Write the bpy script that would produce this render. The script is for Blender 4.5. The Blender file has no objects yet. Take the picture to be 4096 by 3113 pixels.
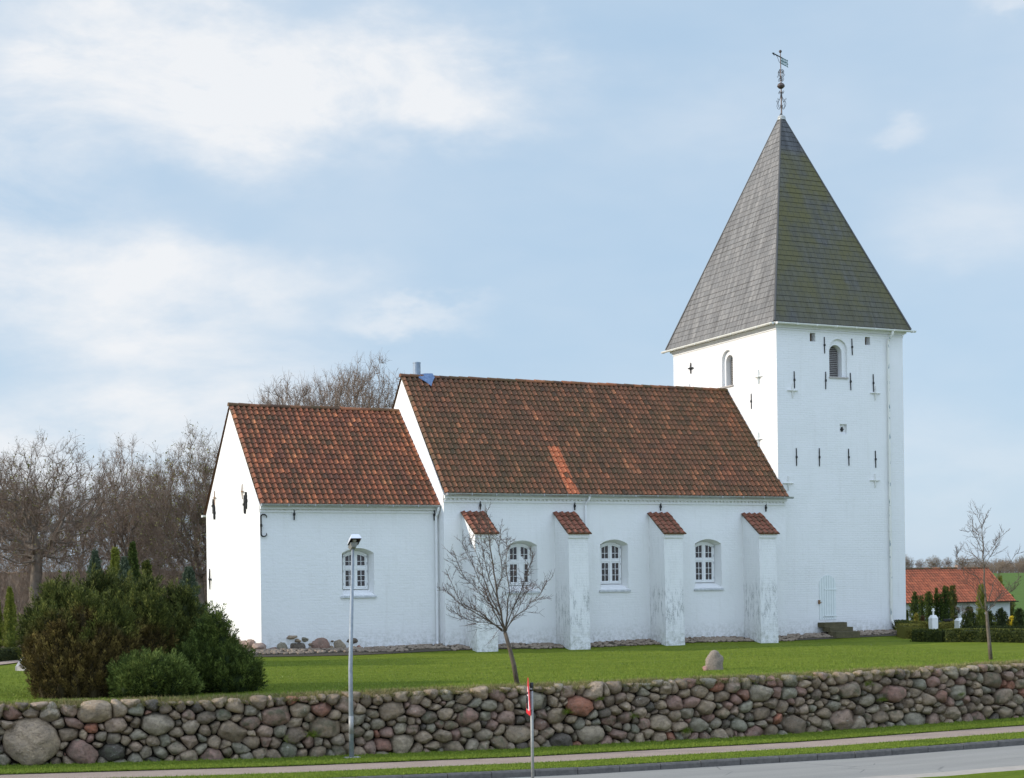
import bpy, bmesh, math, random, zlib
import numpy as np
from mathutils import Vector, Matrix, noise as mnoise

# ------------------------------------------------------------------ camera
sc = bpy.context.scene
PX_F, YAW, ROLL, PX_CY, CAM_Z = 6300.0, 0.42637834, -0.01287082, 2316.86, 2.6
fw = Vector((math.sin(YAW), math.cos(YAW), 0)); rt = Vector((math.cos(YAW), -math.sin(YAW), 0)); up = Vector((0, 0, 1))
R3 = rt * math.cos(ROLL) + up * math.sin(ROLL); U3 = up * math.cos(ROLL) - rt * math.sin(ROLL)
cam = bpy.data.cameras.new('camera'); camo = bpy.data.objects.new('camera', cam); sc.collection.objects.link(camo)
cam.sensor_width = 36; cam.lens = PX_F / 4096 * 36; cam.shift_y = (PX_CY - 3113 / 2) / 4096
cam.clip_start = 0.5; cam.clip_end = 3000
m = Matrix((R3, U3, -fw)).transposed().to_4x4(); m.translation = (0, 0, CAM_Z); camo.matrix_world = m
sc.camera = camo

def ray(px, py): return R3 * (px - 2048) - U3 * (py - PX_CY) + fw * PX_F
def at(px, py, X=None, Y=None, Z=None):
    v = ray(px, py)
    t = X / v.x if X is not None else (Y / v.y if Y is not None else (Z - CAM_Z) / v.z)
    return Vector((0, 0, CAM_Z)) + v * t

# ------------------------------------------------------------------ world, sun, exposure
SUN_EL, SUN_V = 20.0, Vector((-1.0, 0.30, 0))
sun_dir = (SUN_V.normalized() * math.cos(math.radians(SUN_EL)) + Vector((0, 0, math.sin(math.radians(SUN_EL)))))
world = bpy.data.worlds.new("World"); sc.world = world; world.use_nodes = True
wn, wl = world.node_tree.nodes, world.node_tree.links
wn.clear()
wo = wn.new('ShaderNodeOutputWorld'); bg = wn.new('ShaderNodeBackground'); bg.inputs[1].default_value = 0.12
sky = wn.new('ShaderNodeTexSky'); sky.sky_type = 'NISHITA'; sky.sun_disc = False
sky.sun_elevation = math.radians(SUN_EL); sky.sun_rotation = math.atan2(sun_dir.x, sun_dir.y)
sky.air_density = 1.0; sky.dust_density = 0.6; sky.ozone_density = 2.0
wl.new(bg.outputs[0], wo.inputs[0])
tc = wn.new('ShaderNodeTexCoord')
def wmath(op, a, b=None, clamp=False):
    n = wn.new('ShaderNodeMath'); n.operation = op; n.use_clamp = clamp
    for i, v in enumerate((a, b)):
        if v is None: continue
        if isinstance(v, (int, float)): n.inputs[i].default_value = v
        else: wl.new(v, n.inputs[i])
    return n.outputs[0]
def wnoise(scale, detail, rough, sz=1.0, off=(0, 0, 0), dist=0.0):
    mp = wn.new('ShaderNodeMapping'); mp.inputs['Scale'].default_value = (1, 1, sz); mp.inputs['Location'].default_value = off
    wl.new(tc.outputs['Generated'], mp.inputs[0])
    n = wn.new('ShaderNodeTexNoise'); n.inputs['Scale'].default_value = scale; n.inputs['Detail'].default_value = detail
    n.inputs['Roughness'].default_value = rough; n.inputs['Distortion'].default_value = dist
    wl.new(mp.outputs[0], n.inputs['Vector']); return n
# direction warped a little by noise, so that cloud banks get soft uneven edges
wz = wnoise(4.5, 6, .6, 2.0)
vm = wn.new('ShaderNodeVectorMath'); vm.operation = 'MULTIPLY_ADD'
wl.new(wz.outputs['Color'], vm.inputs[0]); vm.inputs[1].default_value = (.16, .16, .13)
sub = wn.new('ShaderNodeVectorMath'); sub.operation = 'SUBTRACT'; wl.new(tc.outputs['Generated'], sub.inputs[0]); sub.inputs[1].default_value = (.08, .08, .065)
wl.new(sub.outputs[0], vm.inputs[2])
def bank(px, py, rx, ry, amt):
    d = ray(px, py).normalized()
    s = wn.new('ShaderNodeVectorMath'); s.operation = 'SUBTRACT'; wl.new(vm.outputs[0], s.inputs[0]); s.inputs[1].default_value = d
    mu = wn.new('ShaderNodeVectorMath'); mu.operation = 'MULTIPLY'; wl.new(s.outputs[0], mu.inputs[0])
    mu.inputs[1].default_value = (PX_F / rx, PX_F / rx, PX_F / ry)
    ln = wn.new('ShaderNodeVectorMath'); ln.operation = 'LENGTH'; wl.new(mu.outputs[0], ln.inputs[0])
    mr = wn.new('ShaderNodeMapRange'); mr.interpolation_type = 'SMOOTHERSTEP'
    mr.inputs[1].default_value = 1.0; mr.inputs[2].default_value = 0.0; mr.inputs[3].default_value = 0.0; mr.inputs[4].default_value = amt
    wl.new(ln.outputs['Value'], mr.inputs[0]); return mr.outputs[0]
acc = None
for b in [(700, 330, 1300, 520, .46), (1050, 480, 900, 380, .46), (2000, 380, 620, 330, .58), (150, 700, 700, 600, .42), (1500, 300, 700, 400, .35), (250, 1150, 1000, 420, .4),
          (950, 1200, 900, 260, .40), (700, 1500, 1200, 420, .35), (1650, 1290, 420, 90, .35), (3560, 560, 190, 90, .25), (3980, 80, 260, 110, .35),
          (3900, 900, 500, 240, .22), (1500, 120, 900, 260, .25), (2700, 500, 700, 300, .14), (100, 1800, 1100, 450, .38), (250, 260, 260, 130, .30), (500, 60, 1300, 300, .35), (1300, 300, 900, 350, .25), (900, 1700, 1400, 450, .28), (3700, 1900, 900, 260, .16)]:
    o = bank(*b); acc = o if acc is None else wmath('ADD', acc, o)
fine = wnoise(7.0, 8, .62, 2.6, (3.1, 1.2, 0.4), .3)
f2 = wnoise(2.4, 5, .6, 2.6, (0.7, 5.2, 1.4))
mod = wmath('ADD', wmath('MULTIPLY', fine.outputs['Fac'], 3.2), -.70)
msk = wmath('MULTIPLY', acc, mod)
vei = wmath('MULTIPLY', wmath('SUBTRACT', f2.outputs['Fac'], .24), .95)
msk = wmath('ADD', msk, wmath('MAXIMUM', vei, 0.0), True)
mr = wn.new('ShaderNodeMapRange'); mr.interpolation_type = 'SMOOTHSTEP'; mr.inputs[1].default_value = -.1; mr.inputs[2].default_value = 1.3
mr.inputs[3].default_value = 0.05; mr.inputs[4].default_value = .97
wl.new(msk, mr.inputs[0])
tint = wn.new('ShaderNodeMixRGB'); tint.blend_type = 'MIX'; tint.inputs[0].default_value = .85
wl.new(sky.outputs[0], tint.inputs[1]); tint.inputs[2].default_value = (2.62, 3.76, 5.0, 1)
mx = wn.new('ShaderNodeMixRGB'); wl.new(mr.outputs[0], mx.inputs[0]); wl.new(tint.outputs[0], mx.inputs[1])
mx.inputs[2].default_value = (5.75, 5.75, 5.8, 1)
# unseen brighter sky added behind and above the camera as fill light
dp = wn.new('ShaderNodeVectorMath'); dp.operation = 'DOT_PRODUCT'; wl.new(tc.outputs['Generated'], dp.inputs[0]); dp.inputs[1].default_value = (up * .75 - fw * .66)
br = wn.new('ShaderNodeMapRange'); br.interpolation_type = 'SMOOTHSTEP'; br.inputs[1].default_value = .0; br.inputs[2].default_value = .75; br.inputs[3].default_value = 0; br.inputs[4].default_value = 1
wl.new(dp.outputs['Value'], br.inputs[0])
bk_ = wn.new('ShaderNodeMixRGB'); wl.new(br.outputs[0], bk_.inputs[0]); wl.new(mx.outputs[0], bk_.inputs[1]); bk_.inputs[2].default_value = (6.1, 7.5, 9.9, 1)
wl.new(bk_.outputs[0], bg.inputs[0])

sl = bpy.data.lights.new('sun', 'SUN'); so = bpy.data.objects.new('sun', sl); sc.collection.objects.link(so)
sl.energy = 2.9; sl.angle = math.radians(0.6); sl.color = (1.0, .90, .78)
so.rotation_euler = sun_dir.to_track_quat('Z', 'Y').to_euler(); so.location = (0, 0, 60)
sc.view_settings.view_transform = 'Standard'; sc.view_settings.look = 'None'; sc.view_settings.exposure = 0.45; sc.view_settings.gamma = 1
sc.cycles.max_bounces = 6; sc.cycles.transparent_max_bounces = 8

C = sc.collection
random.seed(7); rng = np.random.default_rng(11)

# ------------------------------------------------------------------ materials
class NT:
    def __init__(s, name):
        s.m = bpy.data.materials.new(name); s.m.use_nodes = True; s.n = s.m.node_tree.nodes; s.l = s.m.node_tree.links
        s.b = s.n['Principled BSDF']; s.tc = s.n.new('ShaderNodeTexCoord')
    def set(s, sock, v):
        if isinstance(v, bpy.types.NodeSocket): s.l.new(v, sock)
        elif isinstance(v, (tuple, list)) and len(v) == 3 and sock.type == 'RGBA': sock.default_value = (*v, 1)
        else: sock.default_value = v
    def math(s, op, a, b=0.0, clamp=False):
        n = s.n.new('ShaderNodeMath'); n.operation = op; n.use_clamp = clamp; s.set(n.inputs[0], a); s.set(n.inputs[1], b); return n.outputs[0]
    def map(s, scale=(1, 1, 1), rot=(0, 0, 0), loc=(0, 0, 0), src='Object'):
        n = s.n.new('ShaderNodeMapping'); n.inputs['Scale'].default_value = scale; n.inputs['Rotation'].default_value = rot; n.inputs['Location'].default_value = loc
        s.l.new(s.tc.outputs[src] if isinstance(src, str) else src, n.inputs[0]); return n.outputs[0]
    def noise(s, vec, scale, detail=4, rough=.55, dist=0):
        n = s.n.new('ShaderNodeTexNoise'); s.l.new(vec, n.inputs['Vector']); n.inputs['Scale'].default_value = scale; n.inputs['Detail'].default_value = detail
        n.inputs['Roughness'].default_value = rough; n.inputs['Distortion'].default_value = dist; return n.outputs['Fac']
    def ramp(s, fac, stops, mode='LINEAR'):
        n = s.n.new('ShaderNodeValToRGB'); s.set(n.inputs[0], fac); e = n.color_ramp.elements; n.color_ramp.interpolation = mode
        while len(e) < len(stops): e.new(.5)
        for el, (p, c) in zip(e, stops):
            el.position = p; el.color = (*c, 1) if not isinstance(c, (int, float)) else (c, c, c, 1)
        return n.outputs[0]
    def mix(s, fac, a, b, mode='MIX'):
        n = s.n.new('ShaderNodeMixRGB'); n.blend_type = mode; s.set(n.inputs[0], fac); s.set(n.inputs[1], a); s.set(n.inputs[2], b); return n.outputs[0]
    def bump(s, h, strength=.5, dist=.02, nrm=None):
        n = s.n.new('ShaderNodeBump'); s.set(n.inputs['Height'], h); n.inputs['Strength'].default_value = strength; n.inputs['Distance'].default_value = dist
        if nrm is not None: s.l.new(nrm, n.inputs['Normal'])
        s.l.new(n.outputs[0], s.b.inputs['Normal']); return n.outputs[0]
    def attr(s, name='Col'):
        n = s.n.new('ShaderNodeAttribute'); n.attribute_name = name; q = s.n.new('ShaderNodeSeparateColor'); s.l.new(n.outputs['Color'], q.inputs[0]); return q.outputs
    def sep(s, vec):
        q = s.n.new('ShaderNodeSeparateXYZ'); s.l.new(vec, q.inputs[0]); return q.outputs
    def comb(s, x, y, z):
        q = s.n.new('ShaderNodeCombineXYZ'); s.set(q.inputs[0], x); s.set(q.inputs[1], y); s.set(q.inputs[2], z); return q.outputs[0]
    def out(s, col, rough=.8, spec=.3, metal=0):
        s.set(s.b.inputs['Base Color'], col); s.set(s.b.inputs['Roughness'], rough); s.b.inputs['Specular IOR Level'].default_value = spec; s.b.inputs['Metallic'].default_value = metal
        return s.m

M = {}
def plain(name, a, b, scale=8, rough=.75, bump=.2, bd=.01, metal=0, spec=.3, src='Object'):
    t = NT(name); v = t.map(src=src); n = t.noise(v, scale, 5, .6)
    c = t.mix(t.ramp(n, [(.3, 0.), (.7, 1.)]), a, b)
    if bump: t.bump(t.noise(v, scale * 2.5, 4), bump, bd)
    M[name] = t.out(c, rough, spec, metal); return M[name]

def wall_material(name, brick=.5, stain=0, rough_plaster=.5, dirt=.5, z0=0.2):
    t = NT(name); P = t.map(); x, y, z = t.sep(P)
    u = t.math('ADD', x, y); wob = t.noise(P, 1.1, 3); zz = t.math('ADD', z, t.math('MULTIPLY', wob, .05))
    bt = t.n.new('ShaderNodeTexBrick'); t.l.new(t.comb(u, zz, 0.0), bt.inputs['Vector'])
    bt.inputs['Scale'].default_value = 1; bt.inputs['Brick Width'].default_value = .27; bt.inputs['Row Height'].default_value = .093
    bt.inputs['Mortar Size'].default_value = .011; bt.inputs['Mortar Smooth'].default_value = .6
    bt.inputs['Color1'].default_value = (1, 1, 1, 1); bt.inputs['Color2'].default_value = (.8, .8, .8, 1); bt.inputs['Mortar'].default_value = (0, 0, 0, 1)
    vary = t.ramp(t.noise(P, .45, 3), [(.35, .25), (.65, 1.)])
    h = t.math('MULTIPLY', t.math('MULTIPLY', bt.outputs['Color'], vary), brick)
    lump = t.noise(t.map((1, 1, 1.8)), 5.0, 6, .62); lump2 = t.noise(P, 22, 4)
    h = t.math('ADD', h, t.math('MULTIPLY', lump, 2.2 * rough_plaster)); h = t.math('ADD', h, t.math('MULTIPLY', lump2, .35))
    t.bump(h, .55, .016)
    base = t.mix(t.ramp(t.noise(P, .8, 5, .6), [(.35, 0.), (.75, 1.)]), (.79, .785, .765), (.755, .755, .73))
    # fine flecks where the limewash has come off
    fl = t.ramp(t.noise(t.map((1, 1, .45)), 16, 5, .7), [(.66, 0.), (.72, 1.)])
    fl = t.math('MULTIPLY', fl, t.ramp(t.noise(P, .9, 3), [(.48, 0.), (.7, dirt)]))
    base = t.mix(t.math('MULTIPLY', fl, .55), base, (.36, .36, .34))
    st = t.ramp(t.noise(t.map((3.2, 3.2, .35)), 1.6, 6, .65), [(.54, 0.), (.8, .26)])
    base = t.mix(t.math('MULTIPLY', st, dirt), base, (.50, .47, .42))
    # splash zone by the ground
    low = t.n.new('ShaderNodeMapRange'); t.l.new(z, low.inputs[0]); low.inputs[1].default_value = z0 + .75; low.inputs[2].default_value = z0
    lo = t.math('MULTIPLY', low.outputs[0], t.ramp(t.noise(P, 7, 5, .7), [(.42, 0.), (.66, 1.)]))
    base = t.mix(t.math('MULTIPLY', lo, .8), base, (.38, .38, .32))
    if stain:
        band = t.ramp(t.math('MULTIPLY', z, 1 / 5.0), [(.02, 0.10), (.14, .35), (.22, 1.), (.40, 1.), (.48, .25), (.6, .08), (.8, 0.2), (.86, 0.)])
        s2 = t.ramp(t.noise(t.map((5.5, 5.5, 1.3)), 1.5, 7, .72), [(.475, 0.), (.60, 1.)])
        s3 = t.ramp(t.noise(P, 26, 5, .75), [(.44, 0.), (.56, 1.)])
        f = t.math('MULTIPLY', t.math('MULTIPLY', band, s2), t.math('ADD', t.math('MULTIPLY', s3, .75), .2))
        base = t.mix(t.math('MULTIPLY', f, stain, True), base, (.17, .18, .17))
    M[name] = t.out(base, .9, .15); return M[name]
wall_material('whitewash_plaster', .35, 0, .65, .75)
wall_material('whitewash_brick', 1.0, 0, .30, .75)
wall_material('whitewash_stained', .7, .8, .4, .6)

def tile_material(name, palette, moss, mossc=(.11, .082, .036), mossamt=.9):
    t = NT(name); P = t.map(); r, g, b = t.attr()[:3]
    c = t.ramp(r, palette)
    big = t.noise(P, .55, 4, .6); fine = t.noise(P, 9, 6, .7)
    c = t.mix(t.ramp(fine, [(.3, 0.), (.75, .55)]), c, (.16, .075, .045))
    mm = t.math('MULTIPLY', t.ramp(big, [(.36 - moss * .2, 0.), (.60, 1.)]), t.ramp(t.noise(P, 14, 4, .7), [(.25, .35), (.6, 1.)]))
    mm = t.math('MULTIPLY', mm, t.ramp(g, [(0., .25), (.45, .6), (1., 1.)])); c = t.mix(t.math('MULTIPLY', t.ramp(g, [(.30, 0.), (.9, .8)]), t.math('SUBTRACT', 1.0, b)), c, (.072, .048, .028))  # moss gathers in the troughs; the dark mix also paints in their shade
    c = t.mix(t.math('MULTIPLY', mm, mossamt), c, mossc)
    # lichen spots
    li = t.math('MULTIPLY', t.ramp(t.noise(P, 30, 3, .7), [(.62, 0.), (.70, 1.)]), t.ramp(t.noise(P, 1.7, 3), [(.5, 0.), (.62, 1.)]))
    c = t.mix(t.math('MULTIPLY', li, .6), c, (.42, .37, .33))
    c = t.mix(b, c, t.mix(fine, (.70, .22, .09), (.46, .13, .06)))
    t.bump(t.noise(P, 40, 4, .7), .35, .006)
    M[name] = t.out(c, .8, .25)
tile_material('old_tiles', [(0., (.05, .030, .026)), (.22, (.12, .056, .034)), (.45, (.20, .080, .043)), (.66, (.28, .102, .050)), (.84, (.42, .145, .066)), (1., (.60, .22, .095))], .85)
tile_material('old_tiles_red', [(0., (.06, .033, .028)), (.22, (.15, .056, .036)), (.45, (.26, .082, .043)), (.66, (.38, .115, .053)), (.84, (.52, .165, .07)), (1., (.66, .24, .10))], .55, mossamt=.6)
tile_material('cap_tiles', [(0., (.14, .055, .04)), (.4, (.24, .08, .05)), (1., (.36, .125, .075))], .1, mossamt=.35)
tile_material('new_tiles', [(0., (.42, .105, .05)), (.5, (.52, .14, .065)), (1., (.60, .18, .085))], -.3, (.12, .05, .035), .35)

def slate_material(name, a, b, moss, mossc):
    t = NT(name); uv = t.n.new('ShaderNodeUVMap'); P = t.map()
    bt = t.n.new('ShaderNodeTexBrick'); t.l.new(uv.outputs[0], bt.inputs['Vector']); bt.inputs['Scale'].default_value = 1
    bt.inputs['Brick Width'].default_value = .30; bt.inputs['Row Height'].default_value = .245; bt.inputs['Mortar Size'].default_value = .008
    bt.inputs['Color1'].default_value = (0, 0, 0, 1); bt.inputs['Color2'].default_value = (1, 1, 1, 1); bt.inputs['Mortar'].default_value = (.5, .5, .5, 1); bt.inputs['Bias'].default_value = 0
    c = t.mix(bt.outputs['Color'], a, b)
    v = t.sep(uv.outputs[0])
    stv = t.comb(t.math('MULTIPLY', v[0], 3.4), t.math('MULTIPLY', v[1], .22), 0.0)
    n = t.n.new('ShaderNodeTexNoise'); t.l.new(stv, n.inputs['Vector']); n.inputs['Scale'].default_value = 1.4; n.inputs['Detail'].default_value = 7; n.inputs['Roughness'].default_value = .65
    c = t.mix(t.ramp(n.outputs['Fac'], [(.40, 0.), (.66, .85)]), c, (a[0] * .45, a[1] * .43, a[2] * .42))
    sp = t.ramp(t.noise(t.map((9, 9, 1.6)), 2.4, 5, .7), [(.60, 0.), (.72, 1.)])
    c = t.mix(t.math('MULTIPLY', sp, .30), c, (.42, .42, .41))
    if moss:
        mz = t.sep(P)[2]
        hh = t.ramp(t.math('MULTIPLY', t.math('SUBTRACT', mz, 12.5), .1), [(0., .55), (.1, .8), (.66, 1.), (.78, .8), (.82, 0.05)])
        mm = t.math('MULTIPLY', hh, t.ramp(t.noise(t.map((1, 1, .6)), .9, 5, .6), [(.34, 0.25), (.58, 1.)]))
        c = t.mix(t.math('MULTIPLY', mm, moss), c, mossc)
    c = t.mix(t.math('MULTIPLY', bt.outputs['Fac'], .6), c, (.02, .02, .018))
    t.bump(t.math('SUBTRACT', t.math('MULTIPLY', bt.outputs['Color'], .3), bt.outputs['Fac']), .6, .012)
    M[name] = t.out(c, .62, .35)
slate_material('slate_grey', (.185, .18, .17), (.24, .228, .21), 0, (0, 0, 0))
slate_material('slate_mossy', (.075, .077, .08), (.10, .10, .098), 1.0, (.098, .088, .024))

def grass_material(name, a, b, dry=None, drywhere=None, sc_=1.0):
    t = NT(name); P = t.map()
    n1 = t.noise(P, .35, 4, .6); n2 = t.noise(P, 6 * sc_, 6, .7); n3 = t.noise(t.map((1, 1.8, 1)), 42, 4, .75)
    c = t.mix(t.ramp(n1, [(.3, 0.), (.7, 1.)]), a, b)
    c = t.mix(t.ramp(n2, [(.35, 0.), (.7, .9)]), c, (a[0] * .62, a[1] * .66, a[2] * .6))
    c = t.mix(t.ramp(n3, [(.45, 0.), (.75, .5)]), c, (b[0] * 1.5, b[1] * 1.35, b[2] * 1.2))
    if dry:
        d = t.attr('Col')[0]
        dd = t.math('MULTIPLY', d, t.math('ADD', t.ramp(n2, [(.3, .2), (.6, 1.)]), .25), True)
        c = t.mix(dd, c, dry)
    mow_shade = t.noise(t.map((.10, 1.0, 1), (0, 0, .093)), 1.5, 4, .6); c = t.mix(t.ramp(mow_shade, [(.40, .45), (.62, 0.)]), c, (a[0] * .68, a[1] * .74, a[2] * .7))  # mowing streaks that also paint light and dark bands into the grass
    t.bump(t.math('ADD', n3, t.math('MULTIPLY', n2, .7)), .8, .05)
    M[name] = t.out(c, .95, .08)
grass_material('lawn_grass', (.128, .172, .016), (.225, .262, .030), dry=(.22, .17, .075))
grass_material('verge_grass', (.128, .182, .016), (.205, .25, .028))
grass_material('meadow_grass', (.095, .155, .035), (.125, .185, .045))
def blade_material(name, stops):
    t = NT(name); r = t.attr()[0]; c = t.ramp(r, stops); t.b.inputs['Subsurface Weight'].default_value = 0
    M[name] = t.out(c, .7, .2)
blade_material('grass_blades', [(0., (.07, .115, .012)), (.5, (.145, .205, .022)), (.8, (.23, .285, .036)), (.93, (.23, .26, .05)), (1., (.26, .21, .10))])
blade_material('dry_blades', [(0., (.085, .13, .025)), (.4, (.17, .16, .055)), (.8, (.27, .22, .095)), (1., (.36, .29, .15))])

def foliage_material(name, stops):
    t = NT(name); r = t.attr()[0]; c = t.ramp(r, stops)
    M[name] = t.out(c, .75, .18)
foliage_material('yew_green', [(0., (.022, .030, .007)), (.5, (.058, .070, .013)), (.85, (.12, .13, .025)), (1., (.20, .20, .045))])
foliage_material('yew_bronze_plain', [(0., (.034, .022, .010)), (.4, (.080, .052, .019)), (.8, (.145, .095, .030)), (1., (.22, .15, .05))])
def bronze():
    t = NT('yew_bronze'); P = t.map(); r = t.attr()[0]; a = t.ramp(r, [(0., (.034, .026, .010)), (.4, (.085, .060, .018)), (.8, (.15, .11, .028)), (1., (.24, .18, .05))]); b = t.ramp(r, [(0., (.024, .032, .007)), (.5, (.065, .078, .014)), (.85, (.13, .14, .026)), (1., (.21, .21, .045))])
    f = t.math('ADD', t.noise(P, 1.3, 3), t.math('MULTIPLY', t.math('SUBTRACT', t.sep(P)[2], 1.45), .35)); M['yew_bronze'] = t.out(t.mix(t.ramp(f, [(.50, 0.), (.66, 1.)]), a, b), .75, .18)
bronze()
foliage_material('thuja_dark', [(0., (.015, .026, .006)), (.5, (.045, .066, .012)), (.9, (.10, .135, .024)), (1., (.16, .20, .045))])
foliage_material('thuja_gold', [(0., (.06, .075, .012)), (.5, (.15, .175, .028)), (1., (.30, .30, .06))])
foliage_material('blue_conifer', [(0., (.026, .04, .022)), (.5, (.075, .10, .06)), (1., (.16, .19, .12))])
foliage_material('hedge_green', [(0., (.02, .028, .009)), (.5, (.05, .060, .018)), (1., (.10, .11, .03))])
foliage_material('hedge_gold', [(0., (.08, .075, .014)), (.5, (.20, .18, .035)), (1., (.36, .31, .07))])
foliage_material('forsythia', [(0., (.35, .25, .02)), (1., (.75, .60, .05))])
foliage_material('bud_leaves', [(0., (.08, .075, .025)), (1., (.22, .20, .07))])
plain('bark_grey', (.075, .058, .042), (.14, .112, .08), 9, .9, .6, .02)
plain('bark_far', (.12, .097, .072), (.20, .165, .125), 3, .9, 0)
plain('bark_lichen', (.085, .068, .05), (.16, .13, .095), 12, .9, .5, .02)
plain('young_twig', (.075, .048, .036), (.125, .085, .062), 2, .9, 0)
plain('twig_brown', (.145, .10, .070), (.23, .17, .12), 2, .9, 0)
plain('thicket_brown', (.16, .115, .08), (.26, .195, .14), 1.2, .95, 0)

def boulder_material():
    t = NT('boulder_granite'); P = t.map(); r, g, b = t.attr()[:3]
    c = t.ramp(r, [(0., (.085, .074, .058)), (.12, (.23, .165, .105)), (.3, (.37, .27, .17)), (.5, (.46, .34, .22)), (.64, (.31, .285, .20)), (.78, (.44, .325, .22)), (.88, (.37, .225, .165)), (.95, (.33, .19, .14)), (1., (.40, .15, .08))])
    c = t.mix(t.ramp(t.noise(P, 3.2, 5, .65), [(.40, 0.), (.72, .6)]), c, (.12, .10, .075))
    c = t.mix(t.ramp(t.noise(P, 55, 3, .8), [(.5, 0.), (.7, .5)]), c, (.36, .32, .29))
    c = t.mix(t.ramp(t.noise(P, 70, 3, .8, .3), [(.55, 0.), (.75, .6)]), c, (.05, .045, .04))
    c = t.mix(t.math('MULTIPLY', g, t.ramp(t.noise(P, 5, 4), [(.45, 0.), (.7, .8)])), c, (.10, .11, .06))
    li = t.math('MULTIPLY', t.ramp(t.noise(P, 13, 5, .75), [(.60, 0.), (.66, .8)]), t.ramp(t.noise(P, 1.1, 3), [(.45, 0.), (.6, 1.)])); c = t.mix(li, c, (.50, .47, .38))
    fr = t.ramp(t.noise(t.map((1, 1, 2.2)), 4.5, 7, .75, .6), [(.485, 0.), (.5, 1.), (.515, 0.)]); c = t.mix(t.math('MULTIPLY', fr, .55), c, (.05, .04, .03))
    t.bump(t.math('ADD', t.math('SUBTRACT', t.noise(P, 6.5, 8, .72), t.math('MULTIPLY', fr, .12)), t.math('MULTIPLY', t.noise(P, 48, 4, .7), .25)), .9, .06)
    M['boulder_granite'] = t.out(c, .85, .25)
boulder_material()
plain('wall_soil', (.035, .026, .018), (.06, .045, .03), 12, 1, .6, .03)
plain('pebbles', (.19, .145, .105), (.30, .24, .18), 1.6, .9, .3, .01)
plain('pebble_bed', (.05, .04, .028), (.09, .075, .05), 18, 1, .6, .02)
plain('zinc', (.36, .38, .39), (.48, .49, .49), 3, .45, .1, .005, .6, .5)
plain('flue_metal', (.20, .25, .31), (.30, .36, .42), 6, .55, .1, .004, .2, .4)
plain('lead_blue', (.07, .12, .22), (.16, .24, .38), 9, .4, .5, .03, .3, .5)
plain('galvanised', (.22, .25, .27), (.32, .35, .37), 14, .6, .15, .004, .2, .4)
plain('post_grey', (.25, .25, .24), (.36, .36, .34), 14, .55, .15, .004, .3, .4)
plain('white_paint', (.74, .74, .73), (.80, .80, .79), 4, .5, .05, .003, 0, .4)
plain('cream_paint', (.66, .66, .60), (.76, .75, .70), 5, .55, .1, .004, 0, .35)
plain('door_paint', (.68, .72, .695), (.74, .77, .745), 6, .6, .1, .004, 0, .3)
plain('iron_black', (.012, .012, .013), (.03, .028, .026), 12, .6, .2, .004, .2, .4)
plain('rust_brown', (.16, .085, .04), (.28, .17, .09), 16, .8, .3, .004)
plain('groove_green', (.28, .34, .31), (.42, .47, .44), 22, .8, 0)
plain('verdigris', (.015, .065, .06), (.035, .13, .12), 14, .6, .1, .004, .2, .4)
plain('bronze_dark', (.06, .045, .04), (.12, .09, .075), 9, .5, .2, .006, .5, .5)
plain('lead_pale', (.30, .32, .30), (.48, .48, .45), 12, .55, .2, .006, .2, .4)
plain('mossy_step', (.075, .065, .035), (.13, .11, .06), 6, .95, .5, .02)
plain('field_stone', (.20, .13, .10), (.32, .24, .19), 7, .9, .6, .03)
plain('memorial_granite', (.19, .155, .12), (.32, .265, .21), 22, .9, .9, .03)
plain('pink_stone', (.30, .17, .13), (.40, .24, .19), 14, .9, .6, .02)
plain('dark_interior', (.018, .011, .011), (.032, .02, .018), 5, .25, 0, 0, 0, .6)
plain('louvre_grey', (.24, .225, .205), (.33, .31, .285), 10, .8, .2, .01)
plain('concrete_kerb', (.085, .08, .072), (.14, .13, .115), 9, .9, .4, .01)
plain('concrete_pale', (.34, .31, .28), (.46, .43, .39), 9, .9, .3, .01)
plain('sign_red', (.62, .02, .03), (.70, .03, .04), 5, .4, 0)
plain('sign_white', (.78, .78, .77), (.82, .82, .81), 5, .4, 0)
plain('black_plain', (.015, .015, .016), (.025, .025, .026), 5, .5, 0)
plain('house_wall', (.52, .53, .53), (.62, .62, .61), 4, .8, .1, .01)
plain('grave_white', (.78, .76, .73), (.82, .80, .77), 8, .8, .15, .01)
plain('grave_dark', (.012, .014, .022), (.02, .024, .036), 12, .3, 0)
plain('lamp_white', (.62, .64, .68), (.70, .72, .75), 5, .35, 0, 0, 0, .5)
plain('lamp_glass', (.25, .24, .2), (.35, .33, .28), 9, .2, 0, 0, 0, .6)
plain('red_leaves', (.10, .03, .02), (.2, .06, .04), 20, .8, 0)
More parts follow.
